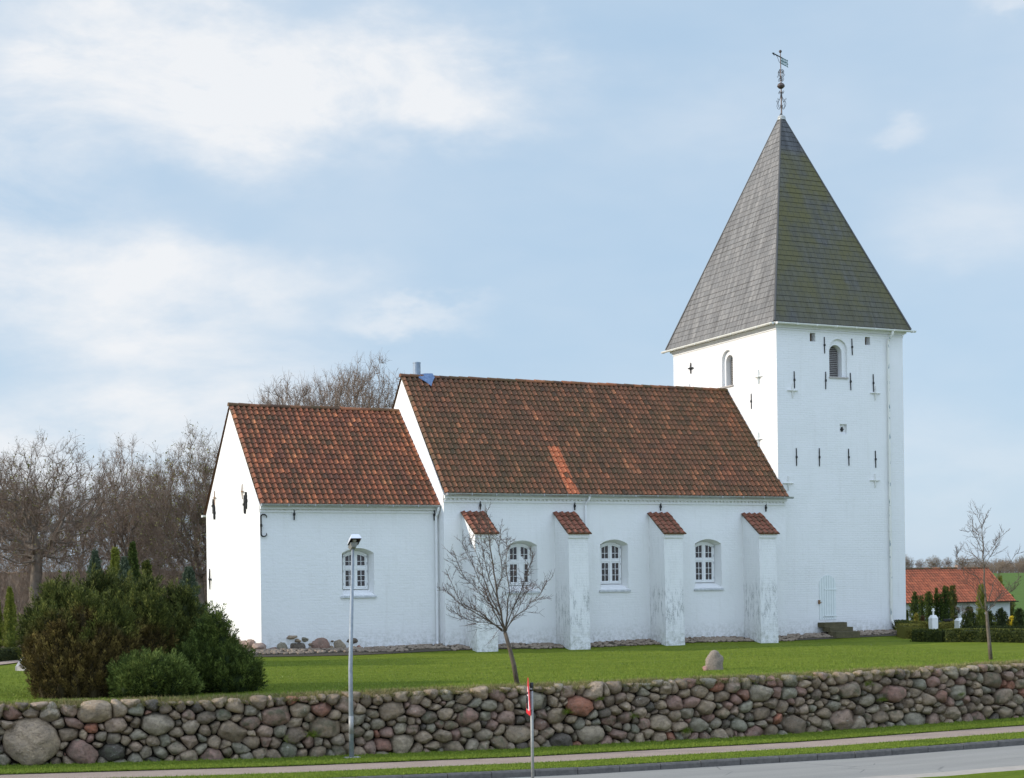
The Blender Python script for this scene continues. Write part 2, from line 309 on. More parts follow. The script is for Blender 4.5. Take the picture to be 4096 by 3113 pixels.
def road_materials():
    t = NT('asphalt'); P = t.map(); 
    c = t.mix(t.ramp(t.noise(t.map((.08, .9, 1), (0, 0, .093)), 2.0, 5, .6), [(.3, 0.), (.7, 1.)]), (.26, .246, .215), (.31, .292, .252))
    c = t.mix(t.ramp(t.noise(P, 60, 3, .7), [(.4, 0.), (.7, .5)]), c, (.16, .155, .148)); vo = t.n.new('ShaderNodeTexVoronoi'); vo.feature = 'DISTANCE_TO_EDGE'; t.l.new(t.map((.5, .8, 1)), vo.inputs['Vector']); vo.inputs['Scale'].default_value = 1.1
    c = t.mix(t.math('MULTIPLY', t.ramp(vo.outputs['Distance'], [(.0, 1.), (.012, 0.)]), t.ramp(t.noise(P, .6, 3), [(.52, 0.), (.6, .7)])), c, (.07, .068, .064))
    c = t.mix(t.ramp(t.noise(t.map((.35, 1.6, 1), (0, 0, .093)), 1.2, 6, .7), [(.5, 0.), (.75, .35)]), c, (.33, .31, .28)); t.bump(t.noise(P, 90, 3), .3, .006); M['asphalt'] = t.out(c, .9, .2)
    t = NT('gravel_path'); P = t.map(); c = t.mix(t.ramp(t.noise(P, 1.3, 5, .6), [(.3, 0.), (.7, 1.)]), (.33, .245, .19), (.41, .315, .245))
    c = t.mix(t.ramp(t.noise(P, 34, 3, .8), [(.42, 0.), (.62, .6)]), c, (.17, .13, .11)); c = t.mix(t.ramp(t.noise(P, 40, 3, .8, .5), [(.58, 0.), (.7, .6)]), c, (.52, .46, .40))
    t.bump(t.noise(P, 40, 3), .6, .012); M['gravel_path'] = t.out(c, .95, .15)
    t = NT('sandy_edge'); P = t.map(); c = t.mix(t.ramp(t.noise(P, 4, 6, .7), [(.3, 0.), (.7, 1.)]), (.34, .30, .25), (.42, .37, .31))
    c = t.mix(t.ramp(t.noise(t.map((1, 3, 1)), 6, 5, .7), [(.62, 0.), (.7, .5)]), c, (.2, .14, .09)); M['sandy_edge'] = t.out(c, .95, .1)
road_materials()
def ground_material():
    t = NT('ground_litter'); P = t.map(); c = t.mix(t.ramp(t.noise(P, .5, 6, .7), [(.3, 0.), (.7, 1.)]), (.11, .078, .052), (.18, .135, .092))
    t.bump(t.noise(P, 3, 5), .8, .2); M['ground_litter'] = t.out(c, 1, .05)
ground_material()

# ------------------------------------------------------------------ object helpers
def tag(o, label, cat, group=None, kind=None):
    if label: o['label'] = label
    if cat: o['category'] = cat
    if group: o['group'] = group
    if kind: o['kind'] = kind
    return o
def empty(name, loc, label, cat, group=None, rz=0):
    o = bpy.data.objects.new(name, None); C.objects.link(o); o.location = loc; o.rotation_euler = (0, 0, rz); o.empty_display_size = .3
    return tag(o, label, cat, group)
def link(name, me, mat, parent=None, loc=None):
    o = bpy.data.objects.new(name, me); C.objects.link(o)
    if mat and not me.materials: me.materials.append(M[mat])
    if parent is not None:
        o.parent = parent
        # children are modelled in world space: take the parent's place off
        if loc is None: o.matrix_parent_inverse = parent_world(parent).inverted()
    if loc is not None: o.location = loc
    return o
def parent_world(p):
    mw = Matrix.Translation(p.location) @ p.rotation_euler.to_matrix().to_4x4()
    if p.parent: mw = parent_world(p.parent) @ p.matrix_parent_inverse @ mw
    return mw
def struct(o): o['kind'] = 'structure'; return o
def stuff(o, label, cat): o['kind'] = 'stuff'; return tag(o, label, cat)

class MB:
    """collects shapes, built as ONE mesh"""
    def __init__(s): s.v = []; s.f = []; s.c = []; s.n = 0; s.cur = (.5, .5, 0)
    def add(s, vs, fs, col=None):
        vs = np.asarray(vs, float).reshape(-1, 3); s.v.append(vs)
        for f in fs: s.f.append([i + s.n for i in f])
        s.c.append(np.tile(np.array(col if col is not None else s.cur, float), (len(vs), 1))); s.n += len(vs); return s
    def box(s, a, b, col=None):
        x0, y0, z0 = a; x1, y1, z1 = b
        vs = [(x0, y0, z0), (x1, y0, z0), (x1, y1, z0), (x0, y1, z0), (x0, y0, z1), (x1, y0, z1), (x1, y1, z1), (x0, y1, z1)]
        return s.add(vs, [(0, 3, 2, 1), (4, 5, 6, 7), (0, 1, 5, 4), (1, 2, 6, 5), (2, 3, 7, 6), (3, 0, 4, 7)], col)
    def obox(s, c, ax, ay, az, col=None):
        c, ax, ay, az = map(np.array, (c, ax, ay, az))
        vs = [c + i * ax + j * ay + k * az for k in (-1, 1) for i, j in ((-1, -1), (1, -1), (1, 1), (-1, 1))]
        return s.add(vs, [(0, 3, 2, 1), (4, 5, 6, 7), (0, 1, 5, 4), (1, 2, 6, 5), (2, 3, 7, 6), (3, 0, 4, 7)], col)
    def tube(s, pts, rad, sides=8, cap=True, col=None):
        pts = [np.array(p, float) for p in pts]; n = len(pts)
        rad = [rad] * n if isinstance(rad, (int, float)) else rad
        vs = []; fs = []; prev = None
        for i, p in enumerate(pts):
            d = pts[min(i + 1, n - 1)] - pts[max(i - 1, 0)]; d = d / (np.linalg.norm(d) + 1e-9)
            a = np.cross(d, prev if prev is not None and abs(np.dot(prev, d)) < .95 else ((0, 0, 1) if abs(d[2]) < .9 else (1, 0, 0)))
            a /= np.linalg.norm(a) + 1e-9; b = np.cross(d, a); prev = b if prev is None else prev
            if prev is not None: pass
            # keep a steady frame
            if i == 0: A = a
            else:
                A = A - d * np.dot(A, d); A /= np.linalg.norm(A) + 1e-9
            B = np.cross(d, A)
            for k in range(sides):
                t = 2 * math.pi * k / sides; vs.append(p + rad[i] * (math.cos(t) * A + math.sin(t) * B))
        for i in range(n - 1):
            for k in range(sides):
                k2 = (k + 1) % sides; fs.append((i * sides + k, i * sides + k2, (i + 1) * sides + k2, (i + 1) * sides + k))
        if cap: fs.append(tuple(range(sides))[::-1]); fs.append(tuple((n - 1) * sides + k for k in range(sides)))
        return s.add(vs, fs, col)
    def sphere(s, c, r, seg=14, rings=8, col=None):
        r = (r, r, r) if isinstance(r, (int, float)) else r; vs = [(c[0], c[1], c[2] + r[2])]
        for i in range(1, rings):
            th = math.pi * i / rings
            for k in range(seg):
                t = 2 * math.pi * k / seg; vs.append((c[0] + r[0] * math.sin(th) * math.cos(t), c[1] + r[1] * math.sin(th) * math.sin(t), c[2] + r[2] * math.cos(th)))
        vs.append((c[0], c[1], c[2] - r[2])); fs = []
        for k in range(seg): fs.append((0, 1 + k, 1 + (k + 1) % seg)); fs.append((len(vs) - 1, 1 + (rings - 2) * seg + (k + 1) % seg, 1 + (rings - 2) * seg + k))
        for i in range(rings - 2):
            for k in range(seg): a = 1 + i * seg; fs.append((a + k, a + seg + k, a + seg + (k + 1) % seg, a + (k + 1) % seg))
        return s.add(vs, fs, col)
    def build(s, name, mat, parent=None, smooth=False, loc=None, col=True):
        me = mesh_arrays(name, np.concatenate(s.v), s.f, np.concatenate(s.c) if col else None, smooth)
        return link(name, me, mat, parent, loc)

def mesh_arrays(name, v, faces, col=None, smooth=False):
    me = bpy.data.meshes.new(name); v = np.asarray(v, np.float32)
    if isinstance(faces, np.ndarray): cnt = np.full(len(faces), faces.shape[1], np.int32); loops = faces.astype(np.int32).ravel()
    else: cnt = np.array([len(f) for f in faces], np.int32); loops = np.fromiter((i for f in faces for i in f), np.int32)
    me.vertices.add(len(v)); me.vertices.foreach_set('co', v.ravel()); me.loops.add(len(loops)); me.loops.foreach_set('vertex_index', loops)
    st = np.zeros(len(cnt), np.int32); st[1:] = np.cumsum(cnt)[:-1]
    me.polygons.add(len(cnt)); me.polygons.foreach_set('loop_start', st); me.polygons.foreach_set('loop_total', cnt)
    me.polygons.foreach_set('use_smooth', np.full(len(cnt), bool(smooth)))
    me.update(calc_edges=True); me.validate()
    if col is not None:
        ca = me.color_attributes.new('Col', 'FLOAT_COLOR', 'POINT'); c4 = np.ones((len(v), 4), np.float32); c4[:, :3] = col; ca.data.foreach_set('color', c4.ravel())
    return me

# ------------------------------------------------------------------ terrain
PL = Vector((3.93964, 35.00464, 0)); WD = Vector((.99568028, -.09284818, 0)); WNV = Vector((-.09284818, -.99568028, 0))   # wall line, towards camera
def st_(x, y): dx, dy = x - PL.x, y - PL.y; return dx * WD.x + dy * WD.y, dx * WNV.x + dy * WNV.y
SS = [-40, 0, 5.39, 11.43, 18.17, 25.94, 80]; ZBOT = [-.9, -1.241, -1.363, -1.432, -1.417, -1.271, -.6]; ZTOP = [.08, .06, .016, .045, .067, .185, .5]
zb = lambda s: np.interp(s, SS, ZBOT); zt = lambda s: np.interp(s, SS, ZTOP)
def sstep(a, b, x): t = np.clip((x - a) / (b - a), 0, 1); return t * t * (3 - 2 * t)
def H(x, y):
    x = np.asarray(x, float); y = np.asarray(y, float); s, t = st_(x, y); o = -t
    z = zt(s) * (1 - sstep(0, 5, o)) - .05 * sstep(0, .35, o) * (1 - sstep(.35, 1.2, o)) * 0
    z = z + .20 * sstep(50.4, 52.6, y) * sstep(11.0, 14.0, x) * (1 - sstep(43, 47, x)) * (1 - sstep(60, 66, y))
    q = x / np.maximum(y, 1); lw = 1 - sstep(.3, .5, q)
    left = 3.6 * sstep(80, 150, y) + 2 * sstep(150, 400, y)
    right = -2.6 * sstep(60, 120, y) + 5.15 * sstep(140, 430, y) - 2.5 * sstep(430, 520, y)
    z = z + np.where(y > 58, left * lw + right * (1 - lw), 0)
    z = z + .03 * np.sin(x * .7 + 1.3 * np.sin(y * .45)) * np.cos(y * .6) * sstep(2, 6, o)
    return z
def ground_hit(px, py, far=600):
    v = ray(px, py); v = v / v.y; y = 30.0
    while y < far:
        p = Vector((0, 0, CAM_Z)) + v * y
        if p.z < float(H(p.x, p.y)): break
        y += .1
    return Vector((p.x, p.y, float(H(p.x, p.y))))

def grid(name, us, vs, fn, mat, colfn=None, smooth=True):
    U, V = np.meshgrid(us, vs); P = fn(U, V); n, m_ = len(vs), len(us); v = np.stack([a.ravel() for a in P], 1)
    i = np.arange((n - 1) * (m_ - 1)); r, c = i // (m_ - 1), i % (m_ - 1); a = r * m_ + c
    f = np.stack([a, a + 1, a + m_ + 1, a + m_], 1)
    col = colfn(U, V).reshape(-1, 3) if colfn else None
    return link(name, mesh_arrays(name, v, f, col, smooth), mat)
def ow(U, O, z=None):  # station, offset behind wall -> world
    x = PL.x + U * WD.x - O * WNV.x; y = PL.y + U * WD.y - O * WNV.y; return x, y
us = np.concatenate([np.arange(-40, -4, 2), np.arange(-4, 36, .25), np.arange(36, 60, 2), np.arange(60, 421, 20)])
os_ = np.concatenate([[.05, .12, .2, .3, .45, .6, .8, 1.0, 1.25, 1.5, 1.8, 2.2, 2.6, 3], np.arange(3.5, 26, .5), np.arange(26, 60, 2), np.arange(60, 160, 8), np.arange(160, 700, 20)])
us2 = np.concatenate([[-400, -300, -200, -120, -80, -60], us])
def lawn_fn(U, O): x, y = ow(U, O); return x, y, H(x, y) - .10 * (1 - sstep(.03, .35, O)) ** 2
def lawn_col(U, O):
    nz = np.array([mnoise.noise(Vector((u * .8, o * 1.5, 0))) for u, o in zip(U.ravel(), O.ravel())]).reshape(U.shape)
    d = 1 - sstep(.30, 1.55 + .6 * nz, O); return np.stack([d, d * 0, d * 0], -1)
m1 = os_ <= 62
lawn = struct(grid('lawn', us, os_[m1], lawn_fn, 'lawn_grass', lawn_col))
def side_fn(U, O): x, y = ow(U, O); return x, y, H(x, y) - .004
far_l = np.array([u for u in us2 if u <= 60])
# beyond the churchyard: a wooded slope on the left, meadow on the right
def far_fn(U, O):
    x = O * U; y = O; return x, y, H(x, y) + (.05 if U.max() < .5 else -.06)
qs = np.concatenate([np.linspace(-2, -.2, 7), np.linspace(-.1, .42, 14)]); ys = np.concatenate([np.arange(66, 160, 4), np.arange(160, 700, 30)])
struct(grid('woodland_slope', qs, ys, far_fn, 'ground_litter'))
qs = np.concatenate([np.linspace(.42, 1.3, 30), np.linspace(1.4, 4, 8)]); ys = np.concatenate([np.arange(86, 160, 4), np.arange(160, 430, 10), np.arange(430, 900, 30)])
struct(grid('meadow_hill', qs, ys, far_fn, 'meadow_grass'))

# street level (t = metres from the wall towards the camera)
def street(name, t0, t1, dz0, dz1, mat, s0=-14, s1=44, nt=5, jit=0, ds=.2):
    us = np.arange(s0, s1, ds); vs = np.linspace(0, 1, nt)
    def fn(U, V):
        j0 = np.array([mnoise.fractal(Vector((u * 1.9, t0 * 7, 0)), 1, 2, 4) for u in us]) * jit; j1 = np.array([mnoise.fractal(Vector((u * 1.9, t1 * 7, 5)), 1, 2, 4) for u in us]) * jit
        T = (t0 + j0)[None, :] * (1 - V) + (t1 + j1)[None, :] * V
        x, y = ow(U, -T); return x, y, zb(U) + dz0 * (1 - V) + dz1 * V
    return struct(grid(name, us, vs[::-1], fn, mat))
street('verge_soil', -.6, 4.02, -.035, -.035, 'wall_soil', nt=3)
street('grass_verge', -.3, 1.60, .02, .025, 'verge_grass', jit=.05)
street('footpath', 1.5, 3.1, .0, .0, 'gravel_path', nt=3)
street('roadside_verge', 2.99, 4.0, .03, .02, 'verge_grass', jit=.04)
street('road', 4.12, 7.32, -.125, -.125, 'asphalt', nt=3)
street('sandy_shoulder', 7.15, 8.05, -.12, -.115, 'sandy_edge', nt=3, jit=.03)
street('near_verge', 7.93, 45, -.085, -.10, 'verge_grass', nt=12, jit=.05, ds=.5, s0=-50, s1=80)
kb = MB()
for i in range(-14, 44):
    s0, s1 = i * .96, i * .96 + .945
    for (tA, tB, za, zbn) in ((4.0, 4.14, -.3, .015),):
        pts = []
        jz = random.uniform(-.006, .006); jt = random.uniform(-.008, .008)
        for s in (s0, s1):
            for (t, dz) in ((tA, za), (tA, zbn), (tB - .03, zbn - .004), (tB, zbn - .04), (tB, za)):
                x, y = ow(s, -(t + jt)); pts.append((x, y, float(zb(s)) + dz + (jz if dz > -.2 else 0)))
        kb.add(pts, [(0, 1, 6, 5), (1, 2, 7, 6), (2, 3, 8, 7), (3, 4, 9, 8), (0, 4, 3, 2, 1), (5, 6, 7, 8, 9)])
struct(kb.build('kerb', 'concrete_kerb'))

# ------------------------------------------------------------------ church
church = empty('church', (28, 52.5, .2), 'whitewashed village church with red tiled roofs and square tower under a grey pyramid spire', 'church')
def prism(name, prof, x0, x1):
    """profile of (y,z) points extruded along x"""
    n = len(prof); b = MB(); vs = [(x0, y, z) for y, z in prof] + [(x1, y, z) for y, z in prof]
    b.add(vs, [tuple(range(n)), tuple(range(2 * n - 1, n - 1, -1))] + [(i, i + n, (i + 1) % n + n, (i + 1) % n) for i in range(n)]); return b
def arch_pts(cx, w, z0, zs, rise, n=10):
    pts = [(cx - w / 2, z0), (cx + w / 2, z0)]
    # circular segment through the springs and the crown
    if rise >= w / 2 - 1e-4: R = w / 2; cz = zs; a0 = 0
    else: R = (w * w / 4 + rise * rise) / (2 * rise); cz = zs + rise - R; a0 = math.acos(min(1, w / 2 / R))
    for i in range(n + 1):
        a = a0 + (math.pi - 2 * a0) * i / n; pts.append((cx + R * math.cos(a), cz + R * math.sin(a)))
    return pts
def arch_cut(face, c, w, z0, zs, rise, d0, d1, w2=None, z02=None, zs2=None, rise2=None, n=10):
    """a tapering arched hole; face 'Y': runs along +y from d0 to d1, face 'X': along +x"""
    A = arch_pts(c, w, z0, zs, rise, n); B = arch_pts(c, w2 or w, z02 if z02 is not None else z0, zs2 if zs2 is not None else zs, rise2 if rise2 is not None else rise, n)
    k = len(A)
    if face == 'Y': vs = [(u, d0, z) for u, z in A] + [(u, d1, z) for u, z in B]
    else: vs = [(d0, u, z) for u, z in A] + [(d1, u, z) for u, z in B]
    b = MB(); b.add(vs, [tuple(range(k)), tuple(range(2 * k - 1, k - 1, -1))] + [(i, i + k, (i + 1) % k + k, (i + 1) % k) for i in range(k)]); return b
def solid(mb, cuts, name, mat, parent):
    def tm(b, nm):
        me = mesh_arrays(nm, np.concatenate(b.v), b.f); bm = bmesh.new(); bm.from_mesh(me); bmesh.ops.recalc_face_normals(bm, faces=bm.faces); bm.to_mesh(me); bm.free()
        o = bpy.data.objects.new(nm, me); C.objects.link(o); return o
    o = tm(mb, name + '_raw'); tmp = []
    for i, c in enumerate(cuts):
        q = tm(c, 'cut'); tmp.append(q); md = o.modifiers.new('b', 'BOOLEAN'); md.operation = 'DIFFERENCE'; md.object = q; md.solver = 'EXACT'
    dg = bpy.context.evaluated_depsgraph_get(); dg.update()
    me = bpy.data.meshes.new_from_object(o.evaluated_get(dg)); me.name = name; me.materials.clear()
    for q in tmp + [o]:
        d = q.data; bpy.data.objects.remove(q); bpy.data.meshes.remove(d)
    return link(name, me, mat, parent)

CH_X0, CH_X1, CH_Y0, CH_Y1 = 14.48, 21.3, 52.7, 60.45
CH_RY, CH_RZ, CH_EZ = 56.60, 9.08, 5.28
NV_X0, NV_X1, NV_Y0, NV_Y1 = 21.04, 35.58, 52.13, 60.3
NV_RY, NV_RZ, NV_EZ = 56.22, 10.37, 5.70
T_X0, T_X1, T_Y0, T_Y1, T_TOP = 35.5, 41.7, 52.5, 60.55, 12.62
WINS = [(18.0, CH_Y0, 2.07, 3.60, 'ch'), (24.12, NV_Y0, 2.13, 3.84, 'n'), (27.90, NV_Y0, 2.13, 3.87, 'n'), (32.0, NV_Y0, 2.13, 3.88, 'n')]
def wcut(w): cx, y, z0, zs, _ = w; return arch_cut('Y', cx, 1.24, z0, zs, .19, y - .1, y + .42, .94, z0 + .24, zs - .09, .15)
def wcut2(w): cx, y, z0, zs, _ = w; return arch_cut('Y', cx, 1.24, z0 - .0, zs, .19, y - .02, y + .03)
ch_prof = [(CH_Y0, -.6), (CH_Y0, CH_EZ - .04), (CH_RY, CH_RZ - .12), (CH_Y1, CH_EZ - .04), (CH_Y1, -.6)]
solid(prism('c', ch_prof, CH_X0, CH_X1), [wcut(WINS[0])], 'chancel_wall', 'whitewash_plaster', church)
nv_prof = [(NV_Y0, -.6), (NV_Y0, NV_EZ - .04), (NV_RY, NV_RZ - .12), (NV_Y1, NV_EZ - .04), (NV_Y1, -.6)]
solid(prism('n', nv_prof, NV_X0, NV_X1), [wcut(w) for w in WINS[1:]], 'nave_wall', 'whitewash_plaster', church)
tb = MB().box((T_X0, T_Y0, -.6), (T_X1, T_Y1, T_TOP - .05))
BW = (38.465, .86, 10.62, 11.68, .43)
cuts = [arch_cut('Y', 38.465, .88, 10.60, 11.70, .44, T_Y0 - .1, T_Y0 + .10), arch_cut('Y', 38.40, .62, 10.62, 11.60, .31, T_Y0 + .05, T_Y0 + .65),
        arch_cut('X', 56.13, .86, 10.55, 11.62, .43, T_X0 - .1, T_X0 + .12), arch_cut('X', 56.13, .58, 10.58, 11.56, .29, T_X0 + .05, T_X0 + .6),
        MB().box((37.10, T_Y0 - .1, 11.98), (37.36, T_Y0 + .35, 12.33)), MB().box((39.80, T_Y0 - .1, 11.97), (40.06, T_Y0 + .35, 12.30)),
        MB().box((38.50, T_Y0 - .1, 8.30), (38.85, T_Y0 + .11, 8.70)), arch_cut('Y', 37.79, .815, .79, 2.23, .37, T_Y0 - .1, T_Y0 + .05)]
solid(tb, cuts, 'tower_wall', 'whitewash_brick', church)

# windows
def window(w, i):
    cx, y, z0, zs, _ = w; yf = y + .36; W_, b0, sp, rise = .92, z0 + .25, zs - .10, .15
    f = MB()
    def bar(x0, x1, za, zb_, ya=-.03, yb=.03): f.box((x0, yf + ya, za), (x1, yf + yb, zb_))
    top = sp + rise
    xl, xr = cx - W_ / 2, cx + W_ / 2; tz = b0 + (top - b0) * .56
    def arcz(x): 
        R = (W_ * W_ / 4 + rise * rise) / (2 * rise); return sp + rise - R + math.sqrt(max(0, R * R - (x - cx) ** 2))
    bar(xl, xl + .05, b0, sp, -.035, .05); bar(xr - .05, xr, b0, sp, -.035, .05); bar(xl + .05, xr - .05, b0, b0 + .05, -.034, .05); bar(xl + .05, xr - .05, tz - .035, tz + .035, -.04, .04)
    bar(cx - .03, cx + .03, b0 + .05, tz - .035, -.036, .04); bar(cx - .03, cx + .03, tz + .035, top - .02, -.036, .04)
    # arched head
    n = 10; vs = []
    for k in range(n + 1):
        x = xl + W_ * k / n; z = arcz(x)
        for (yy, zz) in ((yf - .035, z + .02), (yf - .035, z - .055), (yf + .05, z - .055), (yf + .05, z + .02)): vs.append((x, yy, zz))
    fs = [(4 * k + a, 4 * k + (a + 1) % 4, 4 * k + 4 + (a + 1) % 4, 4 * k + 4 + a) for k in range(n) for a in range(4)]
    f.add(vs, fs + [(0, 1, 2, 3), tuple(4 * n + a for a in (3, 2, 1, 0))])
    fr = f.build('window', 'white_paint', church)
    # four casements: two upper, two lower, with glazing bars
    for (xa, xb) in ((xl + .055, cx - .035), (cx + .035, xr - .055)):
        for lower in (True, False):
            g = MB(); za, zz = (b0 + .055, tz - .04) if lower else (tz + .04, None)
            def gb(x0, x1, z_0, z_1, d=.0): g.box((x0, yf - .02 + d, z_0), (x1, yf + .02 - d, z_1))
            ztl = zz if lower else arcz(xa) - .06; ztr = zz if lower else arcz(xb) - .06; zmid = (xa + xb) / 2
            gb(xa, xa + .045, za, ztl); gb(xb - .045, xb, za, ztr); gb(xa + .045, xb - .045, za, za + .05)
            def slab(x0, x1, h, zfun, d=0):
                g.add([(x0, yf - .02 + d, zfun(x0) - h), (x1, yf - .02 + d, zfun(x1) - h), (x1, yf + .02 - d, zfun(x1) - h), (x0, yf + .02 - d, zfun(x0) - h),
                       (x0, yf - .02 + d, zfun(x0)), (x1, yf - .02 + d, zfun(x1)), (x1, yf + .02 - d, zfun(x1)), (x0, yf + .02 - d, zfun(x0))],
                      [(0, 3, 2, 1), (4, 5, 6, 7), (0, 1, 5, 4), (1, 2, 6, 5), (2, 3, 7, 6), (3, 0, 4, 7)])
            zf = (lambda x: zz) if lower else (lambda x: arcz(x) - .058)
            m_ = (xa + xb) / 2; slab(xa + .045, m_, .045, zf); slab(m_, xb - .045, .045, zf)
            gb(m_ - .008, m_ + .008, za + .05, zf(m_) - .045, .004)
            rows = 3 if lower else 2; ht = (zz - .045 if lower else min(ztl, ztr) - .03) - (za + .05)
            for r in range(1, rows): zr = za + .05 + ht * r / rows; gb(xa + .045, m_ - .008, zr - .008, zr + .008, .005); gb(m_ + .008, xb - .045, zr - .008, zr + .008, .005)
            g.build('casement', 'white_paint', fr)
    gl = MB(); A = arch_pts(cx, W_ - .04, b0 + .02, sp - .02, rise, 8); k = len(A)
    gl.add([(u, yf + .015, z) for u, z in A] + [(u, yf + .03, z) for u, z in A], [tuple(range(k)), tuple(range(2 * k - 1, k - 1, -1))] + [(i_, i_ + k, (i_ + 1) % k + k, (i_ + 1) % k) for i_ in range(k)])
    gl.build('pane', 'dark_interior', fr)
    for hx in (xl + .01, xr - .03):
        for hz in (b0 + .14, tz - .16, tz + .12, sp - .08): MB().box((hx, yf - .05, hz), (hx + .018, yf - .036, hz + .08)).build('hinge', 'zinc', fr)
    if i == 1:
        lt = MB(); lt.box((cx + .085, yf - .004, b0 + .14), (cx + .20, yf + .012, tz - .085)); lt.box((cx + .085, yf - .004, tz + .09), (cx + .20, yf + .012, tz + .2)); lt.build('painted_lit_pane', 'white_paint', fr)  # white panels paint in the light seen through the opposite window
    s = MB(); s.add([(cx - .66, y - .06, z0 - .06), (cx + .66, y - .06, z0 - .06), (cx + .66, y + .02, z0 - .06), (cx - .66, y + .02, z0 - .06), (cx - .66, y - .06, z0 + .0), (cx + .66, y - .06, z0 + .0), (cx + .62, y + .05, z0 + .045), (cx - .62, y + .05, z0 + .045)],
                    [(0, 3, 2, 1), (4, 5, 6, 7), (0, 1, 5, 4), (1, 2, 6, 5), (2, 3, 7, 6), (3, 0, 4, 7)])
    s.build('sill', 'zinc_stained', fr)
plain('zinc_stained', (.62, .63, .62), (.40, .42, .43), 9, .8, .3, .01)
for i, w in enumerate(WINS): window(w, i)

# tiled roofs: every tile modelled in one sheet per slope
def tiled(name, mat, O, U, V, width, length, parent, tw=.212, tl=.285, amp=.038, lip=.034, seg=8, fresh=None, cols=None, mirror=False, wob=.012):
    """O eave corner, U unit vector along the eave, V unit vector up the slope"""
    O, U, V = Vector(O), Vector(U).normalized(), Vector(V).normalized(); N = U.cross(V).normalized()
    if N.z < 0: N = -N
    nc = max(1, round(width / tw)); tw = width / nc; nr = max(1, round(length / tl)); tl = length / nr
    k = nc * seg + 1; uu = np.linspace(0, width, k); ph = (uu / tw) % 1.0
    prof = amp * (-np.cos(2 * math.pi * ph) + .35 * np.sin(4 * math.pi * ph)) * (1 if not mirror else 1)
    O_, U_, V_, N_ = map(np.array, (O, U, V, N))
    rows = []; cols_ = []; ci = np.minimum((uu / tw - 1e-6).astype(int), nc - 1); ci[0] = 0
    rr = np.random.default_rng(zlib.crc32(name.encode()) % 1000 + nc)
    tone = np.clip(rr.normal(.55, .16, (nr + 1, nc)), 0, 1); dirt = rr.random((nr + 1, nc)); jit = rr.normal(0, .0035, (nr + 1, nc))
    fm = (rr.random((nr + 1, nc)) < .84) * rr.uniform(.7, 1, (nr + 1, nc))
    tone = np.clip(tone + .12 * np.sin(np.arange(nc) * .9)[None, :] * rr.random((nr + 1, 1)), 0, 1)
    low = np.array([[mnoise.noise(Vector((a * tw * .45, r_ * .1, 3.3))) * wob for a in range(k)] for r_ in range(nr + 1)]) if False else np.zeros((nr + 1, k))
    sag = np.array([mnoise.noise(Vector((u_ * .35, nc * .1, 1.7))) for u_ in uu]) * wob
    for r in range(nr):
        j = jit[r][ci]; wv = math.sin(math.pi * r / nr)
        fr = np.zeros(k)
        if fresh: fr = ((uu >= fresh[0]) & (uu <= fresh[1]) & (r * tl < fresh[2])).astype(float)
        edge = .010 * (-np.cos(2 * math.pi * ph)) * 0
        for (v_, h_) in ((r * tl - .02 * (r > 0), lip + .004), (r * tl + tl * .5, lip * .55), ((r + 1) * tl - .005, .0)):
            rows.append(O_ + np.outer(uu, U_) + v_ * V_ + np.outer(prof + h_ + j + sag * wv, N_)); cols_.append(np.stack([tone[r][ci], np.clip(dirt[r][ci] * .45 + .55 * (.5 + .5 * np.cos(2 * math.pi * ph)), 0, 1), fr * fm[r][ci]], 1))  # green channel: random dirt plus trough depth, which carries moss and painted shade
    n = len(rows); v = np.concatenate(rows); c = np.concatenate(cols_)
    i = np.arange((n - 1) * (k - 1)); a = (i // (k - 1)) * k + i % (k - 1); f = np.stack([a, a + 1, a + k + 1, a + k], 1)
    # underside, so that the sheet has a body
    base = len(v); under = np.array([O_ - .03 * N_, O_ + width * U_ - .03 * N_, O_ + width * U_ + length * V_ - .03 * N_, O_ + length * V_ - .03 * N_])
    front = O_ + np.outer(uu, U_) - .03 * N_
    v = np.concatenate([v, under, front]); c = np.concatenate([c, np.tile([.2, .5, 0], (4 + k, 1))])
    faces = [tuple(x) for x in f] + [(base, base + 3, base + 2, base + 1)] + [(base + 4 + q, base + 5 + q, q + 1, q) for q in range(k - 1)]
    # closed ends
    for e in (0, k - 1): faces.append(tuple([base + 4 + e] + [q * k + e for q in range(n)] + [base + (3 if e == 0 else 2)]))
    return link(name, mesh_arrays(name, v, faces, c), mat, parent)
def slope_vec(y0, z0, y1, z1): v = Vector((0, y1 - y0, z1 - z0)); return v.normalized(), v.length
def ridge_tiles(name, mat, x0, x1, y, z, parent, r=.115, L=.40):
    b = MB(); n = round((x1 - x0) / L); L = (x1 - x0) / n
    for i in range(n):
        xa = x0 + i * L; jz = random.uniform(-.008, .012); tone = random.random(); vs = []
        for (x, rr) in ((xa - .01, r * 1.13), (xa + L, r * .93)):
            for k in range(9):
                a = math.pi * (-.12 + 1.24 * k / 8); vs.append((x, y + rr * math.cos(a), z + jz + rr * .75 * math.sin(a) - .05))
        b.add(vs, [(k, k + 1, k + 10, k + 9) for k in range(8)] + [tuple(range(8, -1, -1)), tuple(range(9, 18))], (tone, random.random(), 0))
    return b.build(name, mat, parent, smooth=False)
v1, l1 = slope_vec(52.48, CH_EZ, CH_RY, CH_RZ + .02)
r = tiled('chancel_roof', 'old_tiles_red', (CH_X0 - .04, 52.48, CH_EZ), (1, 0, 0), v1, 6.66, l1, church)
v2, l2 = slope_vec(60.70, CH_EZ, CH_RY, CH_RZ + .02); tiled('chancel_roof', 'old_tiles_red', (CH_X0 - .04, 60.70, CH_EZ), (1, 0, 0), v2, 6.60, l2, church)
ridge_tiles('ridge_tiles', 'old_tiles', CH_X0 - .05, NV_X0, CH_RY, CH_RZ + .05, r)
